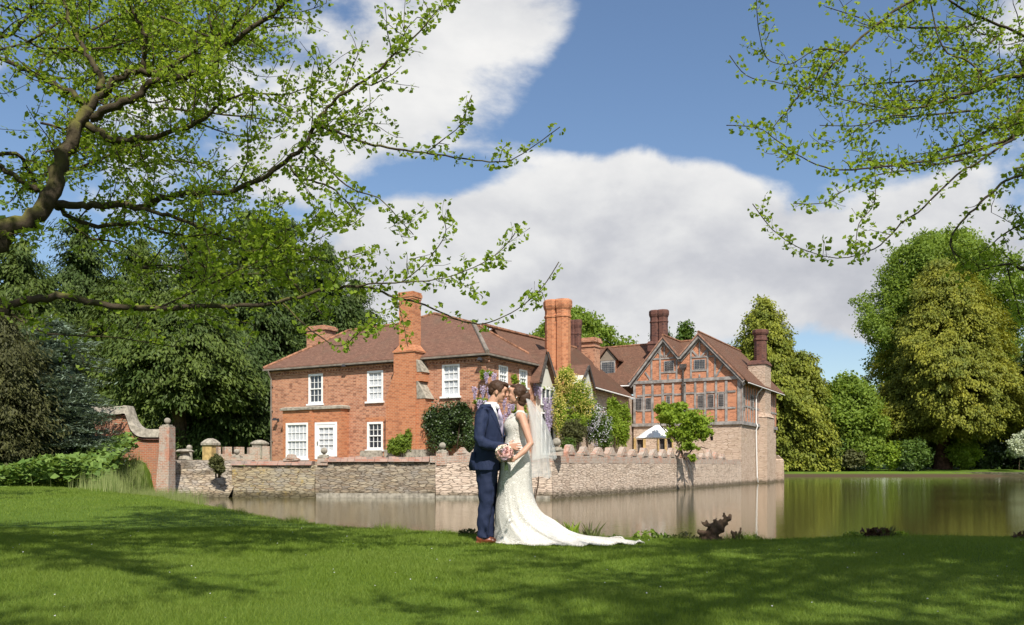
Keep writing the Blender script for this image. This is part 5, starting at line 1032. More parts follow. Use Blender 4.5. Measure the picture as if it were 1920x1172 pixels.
def pl(d, *pts):                                       # pixel path; d = distance at start and end
    n = len(pts)-1; return [(p[0], p[1], d[0]+(d[1]-d[0])*i/max(n, 1), p[2]*.61) for i, p in enumerate(pts)]
base = LT.o
LT.lm.tube([Vector((0,0,-.3)), Vector((0,0,.4)), Vector((.1,0,1.6)), Vector((.2,.1,3)), Vector((.1,.3,5.5)), Vector((0,.2,8))], [.5, .36, .30, .26, .2, .1], 12)
tr1 = base+Vector((.15, .05, 2.3)); tr2 = base+Vector((.1, .2, 1.9))
def root(p0, r0, pts): return [(p0, r0)]+[(at(p[0], p[1], p[2]), p[3]/F*p[2]) for p in pts]
LT.limb3(root(tr1, .15, pl((7.6, 8.2), (-60, 466, 31), (0, 440, 29), (60, 408, 26), (92, 372, 25), (108, 310, 22), (135, 250, 20), (165, 208, 19))), 10, .35, 1, 4, skip=.55)
LT.limb(pl((8.2, 8.6), (165, 205, 13), (200, 168, 11), (240, 136, 9), (290, 136, 8), (338, 115, 7), (377, 86, 5.5), (420, 60, 4), (470, 20, 3), (500, -30, 2)), 7, 1.1)
LT.limb(pl((8.2, 8.0), (168, 222, 14), (225, 200, 12), (260, 175, 11), (310, 147, 10), (360, 138, 9.5), (404, 115, 9), (437, 76, 8), (508, 33, 6), (546, -5, 5), (600, -60, 4)), 7, 1.2)
LT.limb(pl((8.2, 7.6), (165, 235, 12), (218, 262, 10), (257, 262, 9), (328, 246, 7), (382, 224, 6), (415, 191, 4), (470, 175, 3), (530, 178, 2), (590, 160, 1.5)), 7, 1.3)
LT.limb(pl((8.2, 8.8), (165, 205, 12), (140, 178, 10), (98, 153, 9), (55, 135, 8), (22, 120, 7), (-40, 95, 6)), 7, 1.0)
LT.limb(pl((8.3, 8.8), (185, 170, 11), (191, 150, 10), (175, 122, 8.5), (160, 98, 7.5), (145, 66, 6.5), (132, 38, 6), (118, 0, 5), (100, -50, 4)), 7, 1.0)
LT.limb(pl((8.4, 8.2), (268, 138, 8), (268, 110, 8), (275, 76, 7), (262, 45, 5.5), (245, 10, 5), (240, -40, 4)), 7, 1.0)
LT.limb(pl((8.4, 8.4), (404, 115, 5), (402, 70, 4), (390, 30, 3.5), (380, -30, 3)), 6, 1.0)
LT.limb(pl((8.3, 7.8), (100, 380, 13), (145, 384, 11.5), (180, 385, 11), (257, 386, 10), (306, 371, 9), (350, 363, 8.2), (415, 360, 7.8), (480, 338, 7.4), (524, 314, 7), (568, 273, 6.4), (595, 229, 5.8), (615, 200, 5), (644, 175, 4.5), (698, 142, 4), (737, 104, 3.2), (786, 60, 2.4), (829, 8, 1.2)), 8, 1.0, 1.1, skip=.12)
LT.limb(pl((7.9, 7.3), (597, 236, 4.5), (644, 251, 4.2), (687, 268, 3.8), (742, 279, 3.3), (808, 288, 2.8), (862, 296, 2.3), (917, 303, 2.0), (960, 299, 1.6), (1003, 272, 1.2), (1050, 238, .8)), 6, .55, 1.5, tl=(.12, .4))
LT.limb(pl((7.4, 7.3), (800, 287, 2), (830, 262, 1.8), (862, 235, 1.3), (885, 178, .8)), 5, .8, 1.2, tl=(.1, .3))
LT.limb(pl((7.9, 7.6), (545, 312, 4), (562, 333, 3.7), (606, 344, 3.3), (638, 366, 2.6), (671, 404, 1.5)), 6, 1.0, 1.2, tl=(.15, .45))
LT.limb(pl((7.9, 7.4), (573, 272, 3.2), (611, 311, 2.8), (660, 355, 2.3), (709, 371, 1.9), (742, 404, 1.5), (775, 440, 1)), 5, .9, 1.2, tl=(.15, .45))
LT.limb(pl((8.3, 8.6), (104, 384, 8), (115, 393, 7.5), (164, 420, 7), (229, 421, 6), (257, 416, 5), (295, 431, 4.5), (355, 442, 3), (420, 436, 2)), 7, 1.2)
LT.limb(pl((8.0, 7.4), (262, 392, 6.5), (317, 404, 6), (371, 426, 5.5), (426, 448, 5), (475, 464, 4.6), (508, 491, 4.2), (546, 524, 3.5), (580, 560, 2.5), (612, 600, 1.5)), 7, 1.3, tl=(.3, .8))
LT.limb3(root(tr2, .085, pl((7.2, 7.2), (-50, 592, 13), (0, 578, 12.5), (50, 566, 12), (100, 556, 11.5), (170, 567, 10), (250, 575, 9), (350, 577, 8), (430, 575, 7), (520, 567, 5.8), (600, 546, 5), (660, 538, 4.4), (698, 541, 4), (737, 557, 3.4), (786, 568, 3), (829, 587, 2.5), (873, 604, 2.1), (917, 605, 1.8), (971, 579, 1.4), (1015, 541, 1.1), (1048, 491, .7))), 8, .42, 1.0, 4, (.2, .6), .22)
LT.limb(pl((7.2, 6.9), (660, 538, 2.8), (705, 532, 2.5), (753, 530, 2.2), (818, 524, 1.8), (873, 508, 1.5), (933, 475, 1.0), (966, 437, .6)), 5, 1.2, 1.3, tl=(.12, .45))
LT.limb(pl((7.2, 7.0), (753, 530, 2), (800, 490, 1.5), (835, 440, 1.0), (830, 405, .6)), 5, 1.1, 1.2, tl=(.12, .4))
LT.limb(pl((7.2, 7.1), (530, 568, 3), (552, 590, 2.7), (595, 628, 2.2), (640, 648, 1.4), (700, 600, .8)), 5, 1.2, 1.1, tl=(.15, .5))
LT.limb(pl((7.2, 7.0), (740, 556, 2), (752, 590, 1.3), (765, 650, .8)), 4, .8, 1.0, tl=(.1, .2))
LT.limb(pl((7.2, 7.0), (300, 576, 3), (420, 520, 2.5), (500, 480, 2), (560, 430, 1.4), (600, 400, .8)), 5, 1.4, 1.2)
LT.limb(pl((7.6, 7.4), (400, 440, 3), (480, 430, 2.6), (560, 470, 2.2), (620, 490, 1.6), (690, 470, .9)), 5, 1.4, 1.2)
LT.limb(pl((8.6, 9.2), (-60, 300, 6), (30, 290, 6), (55, 322, 6), (75, 352, 7)), 6, 1.0)
LT.limb(pl((8.6, 8.4), (-60, 290, 8), (0, 312, 8), (40, 338, 8), (70, 358, 9)), 6, .8)
LT.limb(pl((9.2, 9.2), (-60, 40, 7), (0, 70, 6), (40, 45, 5), (60, 10, 5), (80, -40, 4)), 6, 1.2)
LT.limb(pl((9.0, 8.6), (-30, 560, 4), (40, 600, 3.5), (90, 625, 2.5), (200, 632, 2), (330, 650, 1)), 5, .6, .7)
for k in range(26):                                    # the leafier far side of the crown
    a = LT.r; x0, y0 = a.uniform(-40, 330), a.uniform(-20, 340); x1 = x0+a.uniform(120, 260); y1 = y0+a.uniform(-140, 60); d = a.uniform(8.8, 10.8)
    LT.limb(pl((d, d+.4), (x0, y0, 4), ((x0+x1)/2, (y0+y1)/2+a.uniform(-30, 30), 3), (x1, y1, 1.2)), 5, 1.3, .9)
for k in range(7):
    a = LT.r; x0, y0 = a.uniform(60, 420), a.uniform(400, 520); x1 = x0+a.uniform(80, 220); y1 = y0+a.uniform(-60, 90); d = a.uniform(8.2, 9.8)
    LT.limb(pl((d, d+.4), (x0, y0, 3.5), ((x0+x1)/2, (y0+y1)/2+a.uniform(-20, 20), 2.4), (x1, y1, 1)), 5, 1.0, .8)
RT = Ginkgo((9.2, 6.6, 0), 'ginkgo tree whose thin leafy branches reach in from the upper right', 11)
RT.lm.tube([Vector((0,0,-.3)), Vector((0,0,.4)), Vector((-.1,0,1.6)), Vector((-.1,.1,3)), Vector((0,.2,5.5)), Vector((.1,.2,8))], [.42, .3, .25, .22, .17, .09], 12)
rt1 = RT.o+Vector((-.1, .1, 3.2)); rt2 = RT.o+Vector((-.1, .1, 4.4)); tl_ = (.12, .5)
RT.limb(pl((9.0, 7.8), (1800, -60, 6), (1711, 0, 4.6), (1646, 44, 4), (1586, 98, 3.8), (1553, 131, 3.4), (1509, 169, 2.8), (1449, 240, 1.4)), 6, .9, .9, tl=tl_)
RT.limb3(root(rt1, .06, pl((8.2, 7.4), (2000, 196, 8), (1920, 246, 6), (1859, 273, 5), (1804, 289, 4.2), (1733, 303, 3.4), (1679, 311, 3), (1613, 317, 2.6), (1558, 317, 2.1), (1504, 295, 1.7), (1455, 262, 1.4), (1422, 240, 1.1), (1362, 235, .7))), 7, .7, 1.1, 4, tl_, .2)
RT.limb3(root(rt1, .07, pl((8.0, 7.4), (1990, 230, 5), (1900, 262, 4), (1831, 306, 3.3), (1793, 328, 3), (1733, 388, 2.7), (1689, 420, 2.4), (1651, 459, 2), (1602, 480, 1.7), (1558, 483, 1.4), (1498, 464, 1.1), (1449, 431, .8), (1411, 382, .6))), 6, .5, 1.1, 4, (.1, .35), .2)
RT.limb3(root(rt1, .08, pl((7.8, 7.2), (2000, 310, 5), (1920, 328, 4.2), (1886, 339, 4), (1848, 371, 3.8), (1810, 410, 3.4), (1782, 448, 2.8), (1793, 491, .9))), 7, .5, .8, 4, tl_, .3)
RT.limb3(root(rt2, .08, pl((9.2, 8.4), (2010, 90, 9), (1920, 139, 7.5), (1875, 147, 6.5), (1831, 169, 6), (1777, 186, 4.2), (1722, 202, 3.2), (1668, 205, 2.3), (1602, 191, 1.7), (1531, 175, 1))), 8, 1.2, 1.0, 4, (.2, .8), .2)
RT.limb(pl((9.2, 8.8), (2000, 100, 5), (1920, 65, 4.4), (1859, 41, 4), (1815, 22, 3.6), (1766, -6, 3)), 6, 1.2, .9)
RT.limb(pl((8.8, 8.4), (1740, -20, 2), (1766, 87, 2.4), (1815, 115, 3), (1850, 150, 3.4)), 5, 1.1, .9)
RT.limb(pl((8.6, 8.0), (1720, 318, 2.2), (1646, 328, 1.9), (1580, 358, 1.4), (1548, 380, 1.1), (1487, 382, .7)), 5, .8, 1.0, tl=(.1, .35))
RT.limb(pl((7.6, 7.4), (1990, 540, 6), (1920, 508, 4.2), (1886, 494, 3.4), (1820, 513, 1.2)), 6, 1.0, .9, tl=tl_)
RT.limb(pl((7.6, 7.6), (1886, 494, 2.4), (1900, 545, 1.8), (1915, 600, 1.2)), 5, 1.2, .9, tl=tl_)
RT.limb(pl((7.8, 7.6), (1990, 440, 3.5), (1930, 420, 3), (1880, 440, 2.4), (1850, 470, 1)), 5, 1.2, .9, tl=tl_)
RT.limb(pl((8.2, 7.8), (1586, 98, 2), (1531, 93, 1.6), (1482, 120, 1.3), (1438, 109, 1.0), (1422, 50, .8), (1418, -10, .6)), 5, .8, 1.1, tl=(.1, .4))
RT.limb(pl((8.0, 7.6), (1540, 172, 1.6), (1504, 164, 1.4), (1449, 153, 1.1), (1400, 142, .9), (1368, 104, .6)), 5, .5, 1.1, tl=(.08, .3))
RT.limb(pl((8.2, 8.0), (1700, 215, 2.4), (1668, 218, 2), (1613, 235, 1.7), (1537, 235, 1)), 5, .9, 1.1, tl=tl_)
RT.limb(pl((8.2, 7.6), (1640, 317, 1.6), (1640, 380, 1.2), (1610, 420, 1), (1605, 478, .7)), 5, .9, 1.0, tl=(.08, .3))
for k in range(8):
    a = RT.r; x0, y0 = a.uniform(1800, 1980), a.uniform(-10, 330); x1 = x0-a.uniform(130, 300); y1 = y0+a.uniform(-60, 110); d = a.uniform(8.4, 10.4)
    RT.limb(pl((d, d-.4), (x0, y0, 4), ((x0+x1)/2, (y0+y1)/2+a.uniform(-30, 30), 2.8), (x1, y1, 1)), 5, 1.1, .75, tl=(.2, .6))
# overhead parts of both crowns, above and behind the camera
def over(G, n, x0, x1, y0, y1, side):
    for k in range(n):
        a = G.r; ex, ey = a.uniform(x0, x1), a.uniform(y0, y1); ez = max(5.0, .85+.56*ey+.9)+a.uniform(.1, 1.8); s0 = G.o+Vector((0, .1, a.uniform(3.6, 6.5)))
        e = Vector((ex, ey, ez)); mid = s0.lerp(e, .5)+Vector((a.uniform(-.4, .4), a.uniform(-.6, .2), .7))
        if mid.y > 0: mid.z = max(mid.z, .85+.56*mid.y+.6)
        G.limb3([(s0, .055), (mid, .03), (e, .010)], 5, 1.0, 1.25, 5, (.5, 1.5), .25)
over(LT, 40, -8.5, .5, -3.5, 5.8, -1)
over(RT, 46, .5, 9.0, -4.0, 3.9, 1)
LT.done(); RT.done()
# dead stump and stubs at the water edge
def deform(o, amp, sc, seed=0):
    me = o.data; n = len(me.vertices); co = np.empty(n*3, np.float32); me.vertices.foreach_get('co', co); co = co.reshape(-1, 3); no = np.empty(n*3, np.float32); me.vertices.foreach_get('normal', no); no = no.reshape(-1, 3)
    dd = np.array([pnoise(Vector(c*sc)+Vector((seed, 0, 0))) for c in co])[:, None]; co += no*dd*amp; me.vertices.foreach_set('co', co.ravel()); me.update()
def blob(name, mb, voxel, mat, par, sm=2, post=None):   # weld overlapping closed shapes into one continuous surface
    me = bpy.data.meshes.new('tmp'); me.from_pydata(mb.v, [], mb.f); me.update(); o = bpy.data.objects.new('tmp', me); C.objects.link(o)
    r = o.modifiers.new('r', 'REMESH'); r.mode = 'VOXEL'; r.voxel_size = voxel; r.use_smooth_shade = True
    s_ = o.modifiers.new('s', 'SMOOTH'); s_.factor = .5; s_.iterations = sm
    dg = bpy.context.evaluated_depsgraph_get(); dg.update(); nm = bpy.data.meshes.new_from_object(o.evaluated_get(dg)); nm.name = name
    bpy.data.objects.remove(o); bpy.data.meshes.remove(me)
    return link(name, nm, mat, par, True)
MT['deadwood'] = m_plain('dead_wood', (.095, .062, .042), .95, .6, 9, .1, 1.0)
c = at(1330, 1014, 9.75); c.z = -.05
m = MB(); s5 = .0061
sp2 = lambda x, y, dz=0: (x*s5, dz, y*s5)
for pts, rr_ in (([(0,-4),(2,16),(8,30),(14,40)], [15,13,10,5]), ([(-12,-4),(-10,14),(-14,26)], [9,8,3]), ([(6,22),(22,28),(28,40),(31,50),(28,60)], [8.5,7,6,4.5,2.4]), ([(28,42),(36,47),(39,55)], [5,4,2]), ([(26,34),(35,39)], [5,2.4]), ([(18,28),(17,40),(22,48)], [6,4,2]), ([(-8,18),(-18,22),(-22,30)], [6,4,2]), ([(8,30),(-2,36),(-12,40),(-16,45)], [6,4.5,3.5,1.5]), ([(-2,36),(-6,44)], [3,1.5]), ([(14,38),(10,46),(14,50)], [4,3,1.5]), ([(14,10),(26,4),(34,-6)], [8,6,4]), ([(30,48),(24,54)], [3,1.4])):
    m.tube([sp2(x, y, .02*math.sin(x)) for x, y in pts], [q*s5 for q in rr_], 8)
o = blob('dead_stump', m, .008, MT['deadwood'], None, 1); deform(o, .024, 18); o.location = c; tag(o, 'gnarled dark dead stump with antler like branches on the near bank', 'tree stump')
for px, k_, lab in ((1380, 0, 'two pronged small dead stub right of the gnarled stump'), (1398, 1, 'short single dead stub furthest right of the gnarled stump'), (1352, 2, 'low dead root at the foot of the gnarled stump')):
    m = MB(); H = (.13, .07, .05)[k_]
    for q in ((-.035, .85), (0, .7), (.04, 1.05))[:(3, 1, 2)[k_]]: m.tube([(q[0]*.5, 0, -.03), (q[0], 0, H*.5), (q[0]*1.5, .01, H*q[1])], [.024, .018, .010], 6)
    o = blob('dead_stub', m, .007, MT['deadwood'], None, 0); deform(o, .012, 30, k_); o.location = (gx(px, 9.8), 9.8, 0.0); tag(o, lab, 'tree stump')

# ------------------------------------------------------------------ the couple
def m_skin():
    m, nt, out = newmat('skin'); v = coords(nt, False); n = noise_(nt, v, 14, 3)
    c = mixc(nt, n, (.50, .27, .185), (.56, .325, .235)); b = pbsdf(nt, out, c, .5, n, .05, .003, .35)
    b.inputs['Subsurface Weight'].default_value = .12; b.inputs['Subsurface Radius'].default_value = (.012, .005, .003); b.inputs['Subsurface Scale'].default_value = 1; return m
MT['skin'] = m_skin()
def m_cloth(name, col, sc=300, rough=.8, sheen=.0, fold=0.0, fsc=9):
    m, nt, out = newmat(name); v = coords(nt, False); n = noise_(nt, v, sc, 2); n2_ = noise_(nt, S(nt, 'ShaderNodeMapping', {0: v, 3: (1, 1, .45)}).outputs[0], fsc, 3, .5, .6)
    c = mixc(nt, n, [x*.85 for x in col], [min(1, x*1.12) for x in col]); pbsdf(nt, out, c, rough, M_(nt, 'ADD', M_(nt, 'MULTIPLY', n, .05), M_(nt, 'MULTIPLY', n2_, fold)), .85, .045, .25); return m
MT['navy'] = m_cloth('navy_wool', (.016, .025, .064), 260, .75, 0, .8, 8)
MT['navyt'] = m_cloth('navy_trouser', (.016, .024, .060), 260, .75, 0, .75, 7)
MT['shirt'] = m_cloth('white_shirt', (.78, .78, .80), 200, .7, 0, .2)
MT['tie'] = m_cloth('lilac_satin', (.50, .44, .58), 200, .45, 0, .2)
MT['shoe'] = m_plain('tan_leather', (.20, .055, .025), .35, .2, 9, .5, .1)
def m_hair():
    m, nt, out = newmat('brown_hair'); v = coords(nt, False); n = noise_(nt, S(nt, 'ShaderNodeMapping', {0: v, 2: (0, R(35), 0), 3: (1, 1, .12)}).outputs[0], 130, 4)
    pbsdf(nt, out, mixc(nt, n, (.035, .017, .010), (.075, .038, .022)), .6, n, .7, .004, .25); return m
MT['hair'] = m_hair()
def m_lace():
    m, nt, out = newmat('ivory_lace'); v = coords(nt, False)
    ve = S(nt, 'ShaderNodeTexVoronoi', {'Vector': v, 'Scale': 26.0}, feature='F1').outputs[0]; n = noise_(nt, v, 60, 4, .7); big = noise_(nt, v, 5, 3)
    pat = smooth(nt, M_(nt, 'ADD', M_(nt, 'SINE', M_(nt, 'MULTIPLY', ve, 22.0)), M_(nt, 'MULTIPLY', n, 1.2)), .3, 1.2)
    c = mixc(nt, pat, (.50, .475, .43), (.72, .70, .655)); pbsdf(nt, out, c, .6, M_(nt, 'ADD', pat, M_(nt, 'MULTIPLY', big, 2.0)), .55, .006, .3); return m
MT['lace'] = m_lace()
def m_veil():
    m, nt, out = newmat('tulle'); v = coords(nt, False); n = noise_(nt, S(nt, 'ShaderNodeMapping', {0: v, 3: (7, 7, .6)}).outputs[0], 2, 2)
    a = M_(nt, 'ADD', .27, M_(nt, 'MULTIPLY', smooth(nt, n, .3, .75), .16)); d = S(nt, 'ShaderNodeBsdfDiffuse', {0: (.88, .88, .87, 1)}); t_ = S(nt, 'ShaderNodeBsdfTranslucent', {0: (.86, .86, .84, 1)})
    mm = S(nt, 'ShaderNodeMixShader', {0: .45, 1: d.outputs[0], 2: t_.outputs[0]}); mx = S(nt, 'ShaderNodeMixShader', {0: a, 1: S(nt, 'ShaderNodeBsdfTransparent').outputs[0], 2: mm.outputs[0]}); nt.links.new(mx.outputs[0], out.inputs[0]); return m
MT['veil'] = m_veil()
MT['lip'] = m_plain('lip', (.45, .14, .12), .5, .05, 9); MT['eye'] = m_plain('dark_eye', (.02, .015, .012), .3, .1, 9)
def rings(mb, rs, n=28, rot=0.0, fold=None):            # horizontal elliptical rings (z, cx, cy, ax, ay)
    base = len(mb.v); cr_, sr_ = math.cos(rot), math.sin(rot)
    for i, (z, cx, cy_, ax_, ay) in enumerate(rs):
        for j in range(n):
            a = 2*math.pi*j/n; q = 1+(fold(a, z) if fold else 0); x, y = ax_*math.cos(a)*q, ay*math.sin(a)*q; mb.v.append((cx+x*cr_-y*sr_, cy_+x*sr_+y*cr_, z))
    for i in range(len(rs)-1):
        for j in range(n): a, b = base+i*n+j, base+i*n+(j+1) % n; mb.f.append((a, b, b+n, a+n)); mb.m.append(0)
    mb.f.append(tuple(base+j for j in range(n-1, -1, -1))); mb.m.append(0); mb.f.append(tuple(base+(len(rs)-1)*n+j for j in range(n))); mb.m.append(0); return mb
def ell(mb, c, r, rot=(0, 0, 0), n=20):
    Rm = Euler(rot).to_matrix(); base = len(mb.v); K = 12
    for i in range(K+1):
        ph = math.pi*i/K; 
        for j in range(n):
            a = 2*math.pi*j/n; s_ = max(math.sin(ph), .03); v = Rm @ Vector((r[0]*s_*math.cos(a), r[1]*s_*math.sin(a), -r[2]*math.cos(ph))); mb.v.append(tuple(Vector(c)+v))
    for i in range(K):
        for j in range(n): a, b = base+i*n+j, base+i*n+(j+1) % n; mb.f.append((a, b, b+n, a+n)); mb.m.append(0)
    mb.f.append(tuple(base+j for j in range(n-1, -1, -1))); mb.m.append(0); mb.f.append(tuple(base+K*n+j for j in range(n))); mb.m.append(0)
def cap(mb, pts, rs, n=12):                             # round ended tapering limb
    mb.tube(pts, rs, n); ell(mb, pts[0], (rs[0]*.99,)*3, n=12); ell(mb, pts[-1], (rs[-1]*.99,)*3, n=12)
def head(mb, c, f, tilt, s=1.0, female=False):          # c: skull centre, f: +1 faces +X, -1 faces -X; tilt: chin down (radians)
    def T(x, y, z): v = Matrix.Rotation(tilt*f, 3, 'Y') @ Vector((x*f*s, y*s, z*s)); return tuple(Vector(c)+v)
    rt = (0, tilt*f, 0); k = s
    ell(mb, T(-.008, 0, .022), (.096*k, .074*k, .092*k), rt); ell(mb, T(.028, 0, -.035), (.058*k, .058*k, .075*k), rt)
    ell(mb, T(.050, 0, -.088), (.030*k, .034*k, .026*k), rt); ell(mb, T(.012, 0, -.07), (.048*k, .052*k, .040*k), rt)
    ell(mb, T(.062, 0, .045), (.030*k, .058*k, .035*k), rt)
    mb.tube([T(.078, 0, .022), T(.096, 0, -.006), T(.108, 0, -.022)], [.009*k, .012*k, .013*k], 8); ell(mb, T(.102, 0, -.026), (.014*k, .016*k, .011*k), rt)
    ell(mb, T(.080, 0, -.050), (.014*k, .024*k, .0075*k), rt); ell(mb, T(.077, 0, -.063), (.013*k, .021*k, .0075*k), rt); ell(mb, T(.070, 0, -.092), (.015*k, .02*k, .014*k), rt)
    for sy_ in (-1, 1):
        ell(mb, T(.055, sy_*.036, -.022), (.028*k, .020*k, .024*k), rt)           # cheek
        ell(mb, T(-.012, sy_*.074, -.012), (.018*k, .008*k, .030*k), (0, tilt*f+.2*f, 0)); ell(mb, T(-.008, sy_*.076, -.034), (.010*k, .007*k, .012*k), rt)
    return T
def hand(mb, w_, d, up, palm, curl=.5, s=1.0, thumb=1):
    # w_: wrist, d: direction of the fingers, up: towards the index side, palm: direction the palm faces
    w_, d, up, palm = [Vector(q) for q in (w_, d, up, palm)]; d.normalize(); up = (up-d*up.dot(d)).normalized(); palm = d.cross(up)*(1 if d.cross(up).dot(palm) > 0 else -1)
    for k, u in enumerate((-.028, -.010, .010, .028)):
        mb.tube([w_-d*.01*s+up*u*.5*s, w_+d*.045*s+up*u*.9*s, w_+d*.088*s+up*u*s], [.017*s, .0155*s, .0115*s], 8)
    for k, (u, L) in enumerate(((-.032, .056), (-.011, .074), (.011, .082), (.032, .070))):
        p = w_+d*.084*s+up*u*s; dr = (d+up*u*4.5).normalized(); pts = [p]; 
        for seg, fr_ in enumerate((.45, .3, .25)):
            dr = (dr+palm*curl*(.35+.3*seg)).normalized(); p = p+dr*L*fr_*s; pts.append(p)
        mb.tube(pts, [.0092*s, .0082*s, .0073*s, .0058*s], 8); ell(mb, pts[-1], (.0062*s,)*3, n=8)
    t0 = w_+d*.018*s+up*.026*thumb*s; t1 = t0+(d*.55+up*.75*thumb+palm*.3).normalized()*.038*s; t2 = t1+(d*.9+up*.35*thumb+palm*.3).normalized()*.032*s; mb.tube([t0, t1, t2], [.0135*s, .0115*s, .008*s], 8); ell(mb, t2, (.0078*s,)*3, n=8)
PY = 9.44
gr = empty('person', (-.28, PY, 0), 0, 'man in navy suit, lilac tie and tan shoes embracing the woman in white', 'person')
gl = lambda x, y, z: (x+.28, y, z)
# jacket etc are in coordinates relative to (-.28, PY, 0)
GC = (gl(-.155, 0, 0)[0], 0.0, 1.668)
m = MB()
T = head(m, (GC[0]+.004, -.0, GC[2]), 1, .30, 1.0)
cap(m, [(.015, 0, 1.42), (.05, 0, 1.52), (.095, 0, 1.60)], [.066, .058, .056])
rings(m, [(.9, 0, 0, .11, .15), (1.1, .02, 0, .10, .14), (1.3, .01, 0, .11, .17), (1.42, .015, 0, .09, .15)])
for sy_ in (-1, 1): cap(m, [(.01, sy_*.08, .88), (.0+.02*sy_, sy_*.088, .48), (-.03+.05*(sy_ > 0), sy_*.088, .07)], [.07, .045, .03])
wr = Vector((.205, -.225, 1.055)); cap(m, [(-.03, -.19, 1.40), (-.055, -.268, 1.105), wr], [.045, .030, .025])
hand(m, wr+Vector((.03, .005, .006)), (1, .16, -.06), (.1, 0, 1), (0, 1, 0), .12, .95, 1)
wl = Vector((.30, .22, 1.15)); cap(m, [(-.0, .19, 1.40), (.06, .28, 1.15), wl], [.05, .04, .028]); hand(m, wl+Vector((.03, -.01, 0)), (1, -.5, 0), (0, 0, 1), (0, -1, 0), .3, 1.0, 1)
blob('body', m, .0055, MT['skin'], gr, 2)
# hair
m = MB(); TG = T
rt = (0, .30, 0); ell(m, T(-.024, 0, .040), (.098, .083, .086), rt); ell(m, T(.028, 0, .094), (.062, .066, .028), (0, .15, 0)); ell(m, T(-.072, 0, -.005), (.042, .068, .062), rt); ell(m, T(.062, .0, .092), (.032, .055, .018), (0, .7, 0)); 
for sy_ in (-1, 1): ell(m, T(.004, sy_*.073, .030), (.036, .010, .040), rt)
o = blob('hair', m, .0055, MT['hair'], gr, 2); deform(o, .004, 45, 4)
m = MB(); ell(m, T(.078, -.034, .005), (.010, .009, .005), rt); ell(m, T(.078, .034, .005), (.010, .009, .005), rt); m.build('eyes', MT['eye'], gr, True)
m = MB(); ell(m, T(.073, -.036, .020), (.014, .012, .004), rt); ell(m, T(.073, .036, .020), (.014, .012, .004), rt); m.build('eyebrows', MT['hair'], gr, True)
m = MB(); ell(m, T(.090, 0, -.056), (.006, .020, .005), rt); m.build('lips', MT['lip'], gr, True)
# shirt: turned a little towards us
m = MB(); rings(m, [(.95, .01, 0, .13, .15), (1.2, .02, 0, .125, .17), (1.34, .028, -.005, .115, .175), (1.44, .025, 0, .092, .15), (1.50, .03, 0, .072, .075)], 28); rings(m, [(1.475, .028, 0, .080, .078), (1.505, .038, 0, .078, .074), (1.545, .052, 0, .074, .070), (1.55, .054, 0, .068, .066)], 28)
m.tube([(.115, -.05, 1.515), (.13, -.06, 1.475)], [.028, .012], 6)
blob('shirt', m, .008, MT['shirt'], gr, 1)
m = MB(); m.tube([(.128, -.028, 1.497), (.135, -.03, 1.472)], [.019, .015], 8); m.tube([(.135, -.03, 1.472), (.152, -.038, 1.40), (.160, -.045, 1.30), (.156, -.045, 1.16)], [.013, .022, .027, .028], 8); m.build('tie', MT['tie'], gr, True)
# jacket: open front, built as rings with a gap
def shell(rs, a0, a1, n=40, rot=0):
    mb = MB()
    for (z, cx, cy_, ax_, ay, g0, g1) in rs:
        for j in range(n+1):
            a = g0+(g1-g0)*j/n; mb.v.append((cx+ax_*math.cos(a), cy_+ay*math.sin(a), z))
    for i in range(len(rs)-1):
        for j in range(n): a = i*(n+1)+j; mb.f.append((a, a+1, a+n+2, a+n+1)); mb.m.append(0)
    return mb
# opening is centred on angle -0.35 rad (towards us and the bride)
O = -.42
def jr(z, cx, ax_, ay, half, cy_=0): return (z, cx, cy_, ax_, ay, O+half, O+2*math.pi-half)
J = [jr(.795, -.015, .168, .205, .10), jr(.83, -.015, .168, .205, .09), jr(.92, -.005, .158, .195, .06), jr(1.02, .018, .148, .180, .035), jr(1.10, .032, .145, .175, .03), jr(1.16, .034, .145, .182, .05), jr(1.24, .024, .146, .195, .17), jr(1.32, .016, .142, .210, .27), jr(1.38, .010, .135, .215, .33), jr(1.43, .004, .120, .205, .40), jr(1.465, .006, .102, .165, .48), jr(1.495, .012, .086, .118, .60), jr(1.525, .020, .080, .086, .85)]
mb = shell(J, 0, 0); o = mb.build('jacket', MT['navy'], gr, True); deform(o, .018, 7, 2); sdm = o.modifiers.new('t', 'SOLIDIFY'); sdm.thickness = .012; sdm.offset = 1; ssb = o.modifiers.new('ss', 'SUBSURF'); ssb.levels = 1; ssb.render_levels = 1
jk = o
m = MB()                                               # sleeves with elbow folds
sl_ = [(-.02, -.175, 1.415), (-.045, -.215, 1.36), (-.062, -.255, 1.25), (-.070, -.275, 1.15), (-.045, -.285, 1.095), (.06, -.27, 1.065), (.215, -.235, 1.05)]
cap(m, sl_, [.074, .074, .066, .062, .062, .055, .045], 14)
o = blob('sleeve', m, .008, MT['navy'], jk, 1); deform(o, .012, 14, 5)
m = MB(); m.tube([(.20, -.238, 1.052), (.245, -.228, 1.054)], [.040, .036], 14); m.build('cuff', MT['shirt'], jk, True)
m = MB(); cap(m, [(.0, .175, 1.415), (.03, .25, 1.30), (.06, .29, 1.16), (.18, .26, 1.14), (.29, .225, 1.15)], [.074, .07, .062, .055, .045], 14); o = blob('sleeve', m, .008, MT['navy'], jk, 1); deform(o, .012, 14, 6)
m = MB()                                               # lapels
def onj(z, da, out=.012):
    for a, b in zip(J, J[1:]):
        if a[0] <= z <= b[0]:
            t = (z-a[0])/(b[0]-a[0]); q = [a[i]+(b[i]-a[i])*t for i in range(7)]; an = (q[5]+da) if da >= 0 else (q[6]+da); return Vector((q[1]+(q[3]+out)*math.cos(an), q[2]+(q[4]+out)*math.sin(an), z))
